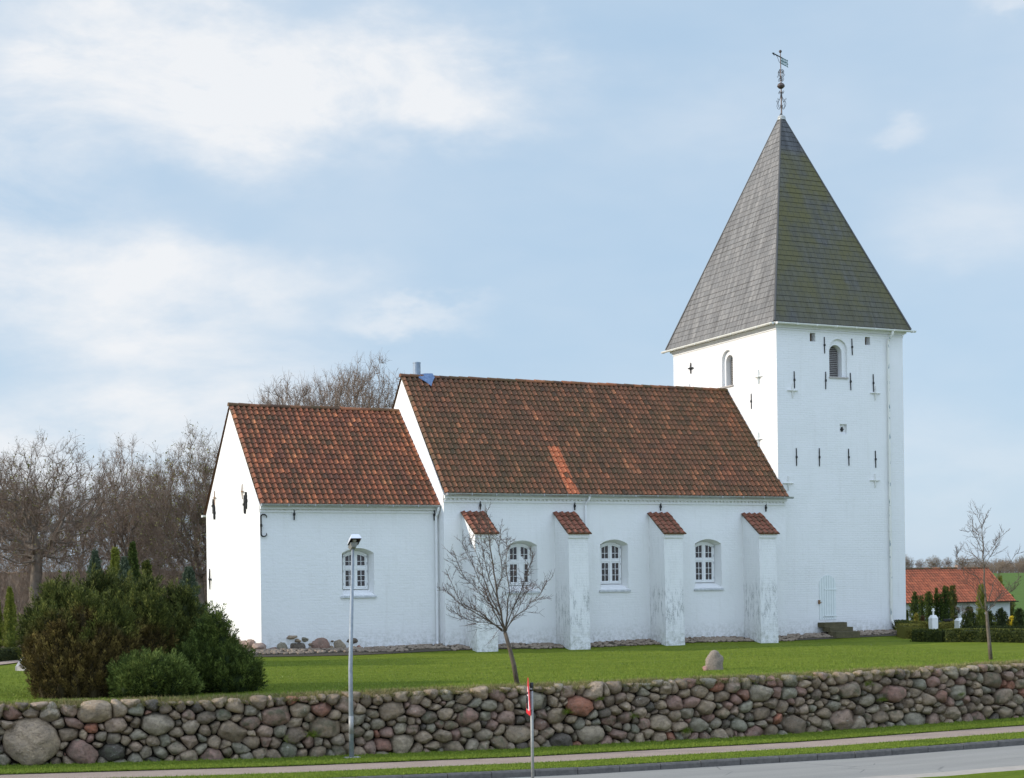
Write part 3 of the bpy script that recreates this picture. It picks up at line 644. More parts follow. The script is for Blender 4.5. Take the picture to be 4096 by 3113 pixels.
v1, l1 = slope_vec(51.91, NV_EZ, NV_RY, NV_RZ + .02)
fx0 = at(2255, 1975, Y=51.95).x - (NV_X0 - .04); fx1 = at(2322, 1975, Y=51.95).x - (NV_X0 - .04)
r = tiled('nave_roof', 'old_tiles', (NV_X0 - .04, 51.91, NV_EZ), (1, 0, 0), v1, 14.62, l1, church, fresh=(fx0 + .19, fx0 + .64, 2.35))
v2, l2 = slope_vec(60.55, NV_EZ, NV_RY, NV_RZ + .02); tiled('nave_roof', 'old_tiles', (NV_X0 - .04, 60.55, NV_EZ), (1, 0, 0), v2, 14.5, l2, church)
ridge_tiles('ridge_tiles', 'old_tiles', NV_X0 - .06, T_X0, NV_RY, NV_RZ + .05, r)

# cornices under the eaves, gutters and down pipes
def cornice(x0, x1, y, zlo, zhi, axis='X'):
    b = MB(); P = (lambda a0, a1, p0, p1, z0, z1: b.box((a0, y - p1, z0), (a1, y + .05, z1))) if axis == 'X' else (lambda a0, a1, p0, p1, z0, z1: b.box((y - p1, a0, z0), (y + .05, a1, z1)))
    P(x0, x1, 0, .045, zlo, zlo + .055); P(x0, x1, 0, .12, zhi - .11, zhi)
    P(x0, x1, 0, .02, zlo + .055, zhi - .11)
    n = int((x1 - x0) / .16)
    for i in range(n): a = x0 + (i + .25) * (x1 - x0) / n; P(a, a + .08, 0, .075, zlo + .09, zhi - .112)
    return b.build('cornice', 'whitewash_plaster', church)
cornice(CH_X0, NV_X0 - .01, CH_Y0, 5.00, CH_EZ - .06); cornice(NV_X0, NV_X1, NV_Y0, 5.37, NV_EZ - .08)
def tower_cornice():
    b = MB(); 
    for (p, z0, z1) in ((.03, 12.385, 12.42), (.055, 12.46, 12.51), (.11, 12.51, T_TOP - .04)):
        b.box((T_X0 - p, T_Y0 - p, z0), (T_X1 + p, T_Y1 + p, z1))
    return b.build('cornice', 'whitewash_brick', church)
tower_cornice()
def gutter(pts, r, mat, parent=None):
    """half-round trough along a polyline"""
    b = MB(); pts = [Vector(p) for p in pts]; d = (pts[-1] - pts[0]).normalized(); sd = d.cross(Vector((0, 0, 1))).normalized(); n = 9; vs = []
    for p in pts:
        for k in range(n): a = math.pi * k / (n - 1); vs.append(p + sd * (r * math.cos(a)) - Vector((0, 0, r * math.sin(a))))
        for k in range(n): a = math.pi * (n - 1 - k) / (n - 1); vs.append(p + sd * ((r - .008) * math.cos(a)) - Vector((0, 0, (r - .008) * math.sin(a))))
    m_ = 2 * n; b.add(vs, [(i * m_ + k, i * m_ + (k + 1) % m_, (i + 1) * m_ + (k + 1) % m_, (i + 1) * m_ + k) for i in range(len(pts) - 1) for k in range(m_)])
    L = (pts[-1] - pts[0]).length
    for e in (pts[0], pts[-1]): b.add([e + sd * (r * math.cos(math.pi * k / 8)) - Vector((0, 0, r * math.sin(math.pi * k / 8))) for k in range(9)], [tuple(range(9))])
    k = 0.0
    while k < L: c = pts[0] + d * k - Vector((0, 0, r * .5)); b.obox(c, d * .012, sd * (r + .006), Vector((0, 0, r * .55))); k += .95
    return b.build('gutter', mat, parent or church, smooth=False)
gutter([(CH_X0 - .02, 52.42, CH_EZ - .0), (NV_X0 + .06, 52.42, CH_EZ + .0)], .075, 'zinc')
gutter([(NV_X0 + .02, 51.85, NV_EZ - .01), (NV_X1 + .16, 51.85, NV_EZ - .01)], .075, 'zinc')
gutter([(CH_X0 - .12, 60.62, CH_EZ - .05), (NV_X0, 60.62, CH_EZ - .05)], .075, 'white_paint')
gutter([(T_X0 - .18, T_Y0 - .30, T_TOP + .0), (T_X1 + .42, T_Y0 - .30, T_TOP + .0)], .075, 'cream_paint')
gutter([(T_X0 - .30, T_Y1 + .42, T_TOP + .0), (T_X0 - .30, T_Y0 - .22, T_TOP + .0)], .075, 'cream_paint')
def pipe(pts, r, mat, bands):
    b = MB(); b.tube(pts, r, 10)
    for z in bands:
        for (p, q) in zip(pts, pts[1:]):
            if min(p[2], q[2]) <= z <= max(p[2], q[2]): t = (z - p[2]) / (q[2] - p[2]); c = [p[i] + t * (q[i] - p[i]) for i in range(3)]; b.tube([(c[0], c[1], z - .03), (c[0], c[1], z + .03)], r + .012, 10); break
    return b.build('downpipe', mat, church, smooth=False)
pipe([(21.12 - .16, 52.42, 5.22), (20.96, 52.45, 5.08), (20.93, 52.60, 4.86), (20.93, 52.62, .42), (20.88, 52.5, .18)], .045, 'white_paint', (1.6, 4.0))
pipe([(26.75, 51.85, 5.64), (26.75, 51.88, 5.52), (26.68, 52.05, 5.3), (26.68, 52.06, .12)], .042, 'white_paint', (4.2, 2.2))
plain('peeling_pipe', (.62, .62, .56), (.70, .70, .64), 3, .6, .1, .004)
def peel():
    t = NT('peeling_pipe2'); P = t.map((3, 3, .8)); f = t.ramp(t.noise(P, 3.1, 5, .6), [(.60, 0.), (.63, 1.)])
    M['peeling_pipe2'] = t.out(t.mix(f, (.74, .73, .66), (.12, .20, .22)), .6, .3)
peel()
pipe([(40.98, 52.20, 12.56), (40.97, 52.22, 12.42), (40.89, 52.40, 12.16), (40.89, 52.41, .75), (41.02, 52.2, .3), (41.10, 52.0, .12)], .05, 'peeling_pipe2', (1.5, 4.4, 7.6, 10.7))

# spire: four slated faces laid in real courses
spire_apex = Vector((38.54, 56.42, 22.36))
def spire_faces():
    co = [Vector((T_X0 - .24, T_Y0 - .24, T_TOP + .04)), Vector((T_X1 + .24, T_Y0 - .24, T_TOP + .04)), Vector((T_X1 + .24, T_Y1 + .24, T_TOP + .04)), Vector((T_X0 - .24, T_Y1 + .24, T_TOP + .04))]
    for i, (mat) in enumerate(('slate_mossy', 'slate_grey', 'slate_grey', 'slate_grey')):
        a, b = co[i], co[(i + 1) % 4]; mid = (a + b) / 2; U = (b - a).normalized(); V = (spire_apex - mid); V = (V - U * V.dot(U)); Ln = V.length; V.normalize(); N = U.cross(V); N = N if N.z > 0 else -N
        au, bu, pu = 0.0, (b - a).length, (spire_apex - a).dot(U); n = round(Ln / .245)
        vs = []; uvs = []; fs = []
        for r in range(n):
            for (t, h, tt) in ((r / n, .012, r / n), ((r + 1) / n, .003, (r + 1) / n)):
                wob = random.uniform(-.003, .003)
                for (uu) in (au + (pu - au) * t, bu + (pu - bu) * t):
                    # points on the face edge
                    vs.append(a + U * uu + V * (Ln * t) + N * (h + (wob if 0 < r < n - 1 else 0))); uvs.append((uu, r * .245 + (.0 if t == r / n else .245)))
            k = 4 * r; fs.append((k, k + 1, k + 3, k + 2))
            if r < n - 1: fs.append((k + 2, k + 3, k + 5, k + 4))
        k0 = len(vs); vs += [a - N * .02, b - N * .02]; uvs += [(0, 0), (0, 0)]; fs.append((k0, k0 + 1, 1, 0))
        me = bpy.data.meshes.new('spire_face'); me.from_pydata([tuple(v) for v in vs], [], fs); uvl = me.uv_layers.new(name='UVMap')
        for lp in me.loops: uvl.data[lp.index].uv = uvs[lp.vertex_index]
        link('spire_roof', me, mat, church)
    h = MB()
    for c in co: h.tube([c + Vector((0, 0, .01)), spire_apex - Vector((0, 0, .02))], [.05, .035], 6)
    h.build('spire_hip', 'slate_grey', church)
    f = MB(); p = .2; f.box((T_X0 - p, T_Y0 - p, T_TOP - .03), (T_X1 + p, T_Y1 + p, T_TOP + .03)); f.build('eaves_board', 'cream_paint', church)
spire_faces()

# weather vane on the spire
A = Vector((38.56, 56.42, 0)); zc = lambda py: at(3124, py, Y=56.42).z
vane = MB().tube([(A.x, A.y, 22.05), (A.x, A.y, 23.3), (A.x - .02, A.y, 25.05)], [.035, .028, .018], 8).build('weathervane', 'bronze_dark', church)
cp = MB()
for z, r_ in ((0, .19), ): cp.sphere((A.x, A.y, 22.17), (.17, .17, .11), 14, 8); cp.tube([(A.x, A.y, 22.06), (A.x, A.y, 22.13)], [.185, .175], 14)
cp.build('cap', 'lead_pale', vane)
MB().sphere((A.x - .01, A.y, 23.53), (.155, .155, .13), 18, 10).tube([(A.x - .01, A.y, 23.50), (A.x - .01, A.y, 23.53)], .163, 18).build('ball', 'bronze_dark', vane, smooth=True)
MB().sphere((A.x - .02, A.y, 25.0), .065, 14, 8).build('ball', 'bronze_dark', vane, smooth=True)
def spiral(c, d, r0, turns, start, n=26, rend=.02, sgn=1):
    pts = []
    for i in range(n + 1): t = i / n; r_ = r0 * (1 - t) + rend * t; a = start + sgn * turns * 2 * math.pi * t; pts.append(c + d * (r_ * math.cos(a)) + Vector((0, 0, r_ * math.sin(a))))
    return pts
for k in range(4):
    a = math.radians(20 + 90 * k); d = Vector((math.cos(a), math.sin(a), 0)); s = MB()
    def p_(r_, z): return Vector((A.x, A.y, z)) + d * r_
    crv = [p_(.02, 23.23), p_(.05, 23.05), p_(.10, 22.95), p_(.20, 22.84), p_(.235, 22.72), p_(.20, 22.60), p_(.12, 22.55), p_(.055, 22.60), p_(.05, 22.68), p_(.10, 22.70)]
    s.tube(crv, .010, 5); s.tube(spiral(p_(.10, 23.26), d, .06, 1.1, math.pi, 14), .009, 5); s.tube(spiral(p_(.22, 22.93), d, .05, .8, math.pi, 12), .009, 5)
    s.build('scroll', 'iron_black', vane); s = MB()
    crv = [p_(.02, 24.20), p_(.09, 24.22), p_(.15, 24.14), p_(.14, 24.03), p_(.05, 23.93), p_(.02, 23.88)]
    s.tube(crv, .010, 5); s.tube(spiral(p_(.10, 23.80), d, .085, 1.2, math.pi / 2, 18), .009, 5); s.tube(spiral(p_(.09, 24.11), d, .05, 1.0, 0, 14), .009, 5); s.tube(spiral(p_(.17, 23.97), d, .04, .9, math.pi, 12), .008, 5)
    s.build('scroll', 'iron_black', vane)
# vane arm: points left and up in the picture, away from the camera on the right
d = (rt * .62 + fw * .78).normalized() * 1.3; ar = MB(); o_ = Vector((A.x - .02, A.y, 24.76))
ar.tube([o_ - d * .50 + Vector((0, 0, .0)), o_ + d * .12], .024, 6); tip = o_ - d * .56
ar.add([tip, tip + d * .17 + Vector((0, 0, .07)), tip + d * .11, tip + d * .17 - Vector((0, 0, .07)), tip + Vector((0, .02, 0)), tip + d * .17 + Vector((0, .02, .07)), tip + d * .11 + Vector((0, .02, 0)), tip + d * .17 + Vector((0, .02, -.07))], [(0, 1, 2, 3), (7, 6, 5, 4), (0, 4, 5, 1), (1, 5, 6, 2), (2, 6, 7, 3), (3, 7, 4, 0)])
ar.tube([o_ - d * .28 - Vector((0, 0, .02)), o_ - d * .2 - Vector((0, 0, .06)), o_ - d * .10 - Vector((0, 0, .22)), o_ - Vector((0, 0, .27))], .009, 5); ar.build('arrow', 'iron_black', vane)
bn = MB()
for z in (0, -.13, -.26): bn.obox(o_ + d * .20 + Vector((0, 0, z)), d * .19, Vector((0, .006, 0)), Vector((0, 0, .015)))
for u in (.04, .11, .16, .22, .29, .36): bn.obox(o_ + d * u + Vector((0, 0, -.065)), d * .012, Vector((0, .006, 0)), Vector((0, 0, .055))); bn.obox(o_ + d * (u + .01) + Vector((0, 0, -.195)), d * .012, Vector((0, .006, 0)), Vector((0, 0, .055)))
for z in (-.05, -.21): bn.tube(spiral(o_ + d * .43 + Vector((0, 0, z)), d, .055, 1.0, 0, 16, .05), .012, 5)
bn.tube([o_ + d * .46 + Vector((0, 0, .01)), o_ + d * .52 + Vector((0, 0, .03))], [.02, .004], 5); bn.tube([o_ + d * .46 - Vector((0, 0, .26)), o_ + d * .53 - Vector((0, 0, .29))], [.02, .004], 5); bn.tube([o_ + d * .46 - Vector((0, 0, .13)), o_ + d * .54 - Vector((0, 0, .14))], [.025, .004], 5)
bn.build('banner', 'verdigris', vane)

# buttresses
BX = [(21.755, 22.57), (25.43, 26.24), (29.40, 30.21), (33.58, 34.37)]
def buttress(x0, x1, i):
    yf = 50.95; yt = 51.0; b = MB(); zb_ = -.5; ztf, ztw = 4.22, 5.02
    b.add([(x0 - .0, yf - .02, zb_), (x1, yf - .02, zb_), (x1 - .02, yt, ztf), (x0 + .0, yt, ztf), (x0, NV_Y0 + .02, zb_), (x1, NV_Y0 + .02, zb_), (x1 - .02, NV_Y0 + .02, ztw - .08), (x0, NV_Y0 + .02, ztw - .08)],
          [(0, 1, 2, 3), (1, 5, 6, 2), (4, 0, 3, 7), (3, 2, 6, 7), (5, 4, 7, 6)])
    b.box((x0 - .02, yt - .045, ztf - .16), (x1 + .02, yt + .1, ztf - .02))
    bt = b.build('buttress', 'whitewash_stained', church)
    v, l = slope_vec(yt - .13, ztf - .02, NV_Y0 - .02, ztw + .02)
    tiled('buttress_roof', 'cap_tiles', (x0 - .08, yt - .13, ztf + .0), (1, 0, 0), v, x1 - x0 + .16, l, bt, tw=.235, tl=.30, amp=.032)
for i, (a, b) in enumerate(BX): buttress(a, b, i)

# chimney and flashing
cx = at(1667, 1470, Y=56.35).x; ct = at(1667, 1450, Y=56.35).z
MB().tube([(cx, 56.35, 9.9), (cx, 56.35, ct)], .145, 16).tube([(cx, 56.35, ct - .05), (cx, 56.35, ct)], .152, 16).build('chimney', 'flue_metal', church, smooth=False)
fl = MB(); v1, l1 = slope_vec(51.91, NV_EZ, NV_RY, NV_RZ + .02); nn = Vector((1, 0, 0)).cross(v1)
fo = Vector((cx + .30, 51.91, NV_EZ)) + v1 * (l1 + .02)
pts = []
for (u, w_) in ((-.28, .07), (.0, .12), (.28, .11), (.32, -.1), (.16, -.36), (.05, -.60), (-.10, -.38), (-.34, -.14)):
    pts.append(fo + Vector((u, 0, 0)) + v1 * (w_ - .05) + nn * (.085 + random.uniform(-.03, .035)))
cpt = fo + nn * .12 - v1 * .15; k = len(pts); fl.add(pts + [cpt] + [p - nn * .03 for p in pts], [(i, (i + 1) % k, k) for i in range(k)] + [(i, i + k + 1, (i + 1) % k + k + 1, (i + 1) % k) for i in range(k)])
fl.build('roof_flashing', 'lead_blue', church)

# ironwork on the walls
def bar_anchor(x, y, z0, z1, mat='iron_black', face='Y', w=.016, dep=.035, parent=church, lean=0):
    b = MB(); zc_ = (z0 + z1) / 2; dz = z1 - z0
    def P(u, d_, z): return (x + u, y - d_, z) if face == 'Y' else (x - d_, y - u, z)
    prof = [(z0, .012, 0), (z0 + dz * .2, w, 0), (zc_ - .05, w * .9, 0), (zc_ - .04, w * 1.9, .02), (zc_ + .04, w * 1.9, .02), (zc_ + .05, w * .9, 0), (z1 - dz * .2, w, 0), (z1, .012, 0)]
    vs = []
    for (z, h, e) in prof:
        l_ = lean * (z - zc_)
        vs += [P(-h + l_, dep + e, z), P(h + l_, dep + e, z), P(h + l_, .0, z), P(-h + l_, .0, z)]
    fs = [(4 * i + a, 4 * i + (a + 1) % 4, 4 * i + 4 + (a + 1) % 4, 4 * i + 4 + a) for i in range(len(prof) - 1) for a in range(4)] + [(0, 3, 2, 1), tuple(4 * (len(prof) - 1) + a for a in range(4))]
    b.add(vs, fs); return b.build('wall_anchor', mat, parent)
for x, za, zb_ in ((37.791, 11.528, 12.189), (39.145, 11.516, 12.189), (36.319, 10.059, 10.744), (37.83, 10.086, 10.788), (39.049, 10.088, 10.795), (40.182, 10.064, 10.787), (36.373, 6.97, 7.679), (37.474, 6.974, 7.704), (38.909, 7.025, 7.711), (40.245, 6.962, 7.66)):
    bar_anchor(x, T_Y0, za, zb_, lean=random.uniform(-.03, .01))
def star_anchor(x, y, z, face='Y', mat='cream_paint'):
    b = MB(); L = .29; w = .045
    def P(u, d_, zz): return (x + u, y - d_, z + zz) if face == 'Y' else (x - d_, y - u, z + zz)
    for (dx, dz, l_) in ((0, 1, L), (0, -1, L), (1, 0, L * .86), (-1, 0, L * .86)):
        px_, pz = -dz, dx
        vs = [P(px_ * w, .01, pz * w), P(-px_ * w, .01, -pz * w), P(dx * l_ - px_ * .012, .01, dz * l_ - pz * .012), P(dx * l_ + px_ * .012, .01, dz * l_ + pz * .012), P(0, .10, 0), P(dx * l_, .06, dz * l_)]
        b.add(vs, [(0, 1, 4), (0, 4, 5, 3), (1, 2, 5, 4), (2, 3, 5), (0, 3, 2, 1)])
    b.sphere(P(.03, .09, 0), .05, 8, 6); o = b.build('wall_anchor', mat, church); o['label'] = 'cream painted star shaped wall anchor'; return o
for x, z in ((36.224, 9.966), (40.264, 10.007), (35.96, 6.27), (40.195, 6.443)): star_anchor(x, T_Y0, z)
star_anchor(T_X0, 53.754, 10.635, 'X'); star_anchor(T_X0, 53.812, 8.117, 'X'); star_anchor(T_X0, 59.147, 10.70, 'X')
bar_anchor(T_X0, 54.331, 9.40, 10.03, face='X')
def cross_anchor(x, y, z, h, w, mat, face='X', th=.025, bow=0):
    b = MB()
    def P(u, d_, zz): return (x + u, y - d_, z + zz) if face == 'Y' else (x - d_, y - u, z + zz)
    b.tube([P(bow, .05, -h), P(0, .06, 0), P(bow, .05, h)], [th * .6, th, th * .6], 6); b.tube([P(-w, .05, 0), P(0, .075, 0), P(w, .05, 0)], [th * .8, th * 1.2, th * .8], 6); return b.build('wall_anchor', mat, church)
cross_anchor(T_X0, 59.012, 11.655, .24, .20, 'iron_black', th=.035)
def gpt(zx, zy): return at(zx / 2.01, 1400 + zy / 2.01, X=CH_X0)
for (zx, zy) in ((1735, 1190), (1958, 1140)): p = gpt(zx, zy); cross_anchor(CH_X0, p.y, p.z, .27, .12, 'rust_brown', bow=.02)
for (zx, za, zb_) in ((1722, 1200, 1312), (1729, 1250, 1365), (1984, 1142, 1280), (1974, 1168, 1318)): p, q = gpt(zx, za), gpt(zx, zb_); bar_anchor(CH_X0, p.y, q.z, p.z, face='X', w=.05, dep=.07)
p = at(844.3, 2317, X=CH_X0); cross_anchor(CH_X0, p.y, p.z, .40, .14, 'iron_black', th=.035)
# corner hook at the chancel corner
hk = MB(); hk.tube([(14.50, 52.64, 4.22), (14.50, 52.64, 4.88)], .028, 6); hk.tube([(14.50, 52.62, 4.50), (14.50, 52.62, 4.60)], .045, 6)
for s_ in (1, -1):
    zc_ = 4.55 + s_ * .33; hk.tube([(14.50, 52.64, zc_), (14.56, 52.64, zc_ + s_ * .05), (14.64, 52.64, zc_ + s_ * .045), (14.70, 52.64, zc_ - s_ * .01), (14.69, 52.63, zc_ - s_ * .07)], [.028, .026, .022, .02, .012], 6)
hk.build('corner_hook', 'iron_black', church)
for x in (15.687, 20.885): bar_anchor(x, CH_Y0, 4.74, 5.13, 'verdigris_dark' if False else 'iron_black', w=.016, dep=.06)
for x in (22.448, 26.252, 29.904, 34.638): bar_anchor(x, NV_Y0, 5.12, 5.42, w=.016, dep=.06)

# belfry openings, small holes, cross in the niche
def louvre(face, c, w, z0, zs, rise, d0):
    b = MB(); A_ = arch_pts(c, w, z0, zs, rise, 8); k = len(A_)
    f = (lambda u, z, d_: (u, d0 + d_, z)) if face == 'Y' else (lambda u, z, d_: (d0 + d_, u, z))
    b.add([f(u, z, .02) for u, z in A_] + [f(u, z, .06) for u, z in A_], [tuple(range(k)), tuple(range(2 * k - 1, k - 1, -1))] + [(i, i + k, (i + 1) % k + k, (i + 1) % k) for i in range(k)])
    bo = b.build('belfry_opening', 'dark_interior', church); s = MB(); z = z0 + .04
    while z < zs + rise - .05:
        hw = w / 2 - .01 if z < zs else math.sqrt(max(.001, (w / 2) ** 2 - (z - zs) ** 2 * (w / 2 / rise) ** 2)) - .01
        vs = [f(c - hw, z, -.04), f(c + hw, z, -.04), f(c + hw, z + .05, .02), f(c - hw, z + .05, .02)]; s.add(vs + [tuple(np.array(v) + (0, 0, -.012)) for v in vs], [(0, 1, 2, 3), (7, 6, 5, 4), (0, 4, 5, 1), (3, 2, 6, 7)]); z += .075
    s.build('louvre', 'louvre_grey', bo)
louvre('Y', 38.40, .62, 10.62, 11.60, .31, T_Y0 + .38); louvre('X', 56.13, .58, 10.58, 11.56, .29, T_X0 + .36)
MB().box((38.0, T_Y0 - .05, 10.54), (38.93, T_Y0 + .09, 10.60)).build('sill', 'concrete_pale', church); MB().box((T_X0 - .06, 55.66, 10.49), (T_X0 + .1, 56.62, 10.55)).build('sill', 'concrete_pale', church)
for (x, z) in ((37.10, 11.98), (39.80, 11.97)):
    g = MB().box((x, T_Y0 + .28, z), (x + .26, T_Y0 + .30, z + .34)).build('grating', 'rust_dark' if False else 'dark_interior', church); bb = MB()
    for i in range(6): bb.box((x + .02 + i * .042, T_Y0 + .255, z), (x + .03 + i * .042, T_Y0 + .262, z + .34))
    for i in range(7): bb.box((x, T_Y0 + .264, z + .02 + i * .05), (x + .26, T_Y0 + .27, z + .03 + i * .05))
    bb.build('bar', 'rust_brown', g)
nx, nz = 38.66, 8.50
MB().obox((nx, T_Y0 + .085, nz), (.03, 0, 0), (0, .035, 0), (0, 0, .09)).obox((nx, T_Y0 + .083, nz), (.07, 0, 0), (0, .03, 0), (0, 0, .03)).build('cross_vent', 'iron_black', church)

# tower door with steps
A_ = arch_pts(37.79, .80, .80, 2.24, .36, 14); k = len(A_)
dr = MB().add([(u, T_Y0 - .015, z) for u, z in A_] + [(u, T_Y0 + .03, z) for u, z in A_], [tuple(range(k)), tuple(range(2 * k - 1, k - 1, -1))] + [(i, i + k, (i + 1) % k + k, (i + 1) % k) for i in range(k)]).build('door', 'door_paint', church)
gr = MB()
for i in range(1, 7):
    x = 37.39 + .8 * i / 7; zt_ = 2.24 + .36 * math.sqrt(max(0, 1 - ((x - 37.79) / .42) ** 2)) - .02; gr.box((x - .003, T_Y0 - .021, .82), (x + .004, T_Y0 - .0145, zt_))
gr.build('board_joint', 'groove_green', dr)
for z in (.96, 2.02): MB().box((37.64, T_Y0 - .032, z - .022), (38.22, T_Y0 - .016, z + .022)).build('hinge', 'door_paint', dr)
for i in range(5): MB().tube([(37.57 + i * .11, T_Y0 - .0165, .91), (37.57 + i * .11, T_Y0 - .03, .91)], .013, 8).build('vent_hole', 'black_plain', dr)
MB().box((37.33, T_Y0 - .07, 1.44), (37.40, T_Y0 + .01, 1.60)).box((37.40, T_Y0 - .035, 1.50), (37.50, T_Y0 - .016, 1.52)).build('lock', 'rust_brown', dr)
stp = MB().box((37.30, 52.05, .52), (38.40, 52.53, .70)).build('steps', 'mossy_step', church)
MB().box((37.33, 51.70, .345), (38.43, 52.2, .519)).build('step', 'mossy_step', stp); MB().box((37.36, 51.34, .10), (38.5, 51.9, .344)).build('step', 'mossy_step', stp)

# field stones in the foot of the walls
def stone_mesh(rx, ry, rz, seed, seg=14, rings=9, rough=.16, flats=3):
    r_ = random.Random(seed); b = MB(); b.sphere((0, 0, 0), 1, seg, rings); v = np.concatenate(b.v); out = []
    planes = [(Vector((r_.uniform(-1, 1), r_.uniform(-1, .2), r_.uniform(-.8, 1))).normalized(), r_.uniform(.62, .85)) for _ in range(flats)]
    for p in v:
        p = Vector(p); p = Vector((math.copysign(abs(p.x) ** .85, p.x), math.copysign(abs(p.y) ** .85, p.y), math.copysign(abs(p.z) ** .85, p.z)))
        for n_, c_ in planes:
            d_ = p.dot(n_) - c_
            if d_ > 0: p = p - n_ * d_ * .8
        p = p * (1 + rough * mnoise.fractal(p * 1.4 + Vector((seed, 0, 0)), 1, 2, 3))
        out.append((p.x * rx, p.y * ry, p.z * rz))
    return np.array(out), b.f
def place_stone(name, c, r_, seed, mat, parent=None, col=None, flats=3):
    v, f = stone_mesh(*r_, seed, flats=flats); b = MB(); b.add(v + np.array(c), f, col or (random.Random(seed).random(), 0, 0)); return b.build(name, mat, parent, smooth=True)
for i, (zx, zy, w, h) in enumerate(((338, 1110, 78, 26), (386, 1137, 46, 28), (443, 1127, 48, 36), (385, 1193, 135, 66), (480, 1168, 20, 30), (482, 1210, 30, 36), (570, 1172, 150, 92), (655, 1200, 30, 40), (725, 1170, 95, 80), (817, 1138, 84, 42), (820, 1197, 60, 34), (660, 1140, 22, 14), (880, 1190, 40, 30), (265, 1192, 80, 66), (190, 1214, 80, 40))):
    p = at(1000 + zx / 2.01, 2000 + zy / 2.01, Y=CH_Y0); s_ = 57.6 / 6300 / 2.01
    place_stone('foundation_stone', (p.x, CH_Y0 + .07, p.z + .02), (w * s_ * .60, .19, h * s_ * .62), 40 + i, 'boulder_granite', church)
for i, (zx, zy, w, h) in enumerate(((1505, 632, 50, 45), (1668, 645, 60, 50), (1745, 678, 40, 36), (1790, 700, 70, 50), (1845, 705, 75, 70), (1905, 716, 80, 48), (1820, 755, 130, 40), (1760, 735, 70, 30))):
    p = at(zx / 1.84, 2200 + zy / 1.84, X=14.36); s_ = (p.y / .9) / 6300 / 1.84
    place_stone('foundation_stone', (14.38, p.y, p.z), (.25, w * s_ * .85, h * s_ * .58), 60 + i, 'field_stone', church)
p = at(3396 + 480 / 2.24, 1950 + 1325 / 2.24, Y=52.3); place_stone('foundation_stone', (41.55, 52.35, .28), (.55, .25, .2), 77, 'field_stone', church)
for i, x in enumerate((40.1, 40.5, 40.95, 39.7)): place_stone('foundation_stone', (x, 52.45, .24), (.2, .1, .1), 80 + i, 'boulder_granite', church)

# cobbled strip along the walls
def cobbles():
    v0, f0 = stone_mesh(1, 1, 1, 5, 7, 5, .1, 1); f0 = [list(f) for f in f0]
    V = []; F = []; Cc = []; n = 0
    def put(x, y, r_):
        nonlocal n
        a = random.uniform(0, 6.28); ca, sa = math.cos(a), math.sin(a); s_ = (r_ * random.uniform(.8, 1.3), r_ * random.uniform(.7, 1), r_ * .55)
        q = v0 * s_; q = np.stack([q[:, 0] * ca - q[:, 1] * sa + x, q[:, 0] * sa + q[:, 1] * ca + y, q[:, 2] + float(H(x, y)) + .03 + (.05 * max(0, 1 - abs(y - 52.4) / 1.2))], 1)
        V.append(q); F.extend([[i + n for i in f] for f in f0]); Cc.append(np.tile([random.random(), 0, 0], (len(q), 1))); n += len(q)
    for (x0, x1, y0, y1) in ((13.5, 21.0, 51.45, 52.68), (21.0, 35.6, 51.05, 52.12), (35.6, 42.3, 51.35, 52.48), (13.2, 14.45, 51.5, 56)):
        cnt = int((x1 - x0) * (y1 - y0) * 75)
        for _ in range(cnt):
            x, y = random.uniform(x0, x1), random.uniform(y0, y1)
            edge = y0 + .25 + .25 * mnoise.noise(Vector((x * .5, 0, 2)))
            if y < edge: continue
            if any(a - .02 < x < b + .02 for a, b in BX) and y > 50.95: continue
            put(x, y, random.uniform(.05, .095))
    o = link('cobble_strip', mesh_arrays('cobble_strip', np.concatenate(V), F, np.concatenate(Cc), True), 'pebbles')
    stuff(o, 'strip of brown cobbles laid along the foot of the church walls', 'cobbles')
cobbles()
def bedfn(U, V):
    z = H(U, V) + .012 + .05 * np.clip(1 - np.abs(V - 52.4) / 1.2, 0, 1); return U, V, z
struct(grid('cobble_bed', np.arange(13.3, 42.4, .3), np.linspace(51.35, 52.75, 6), bedfn, 'pebble_bed'))

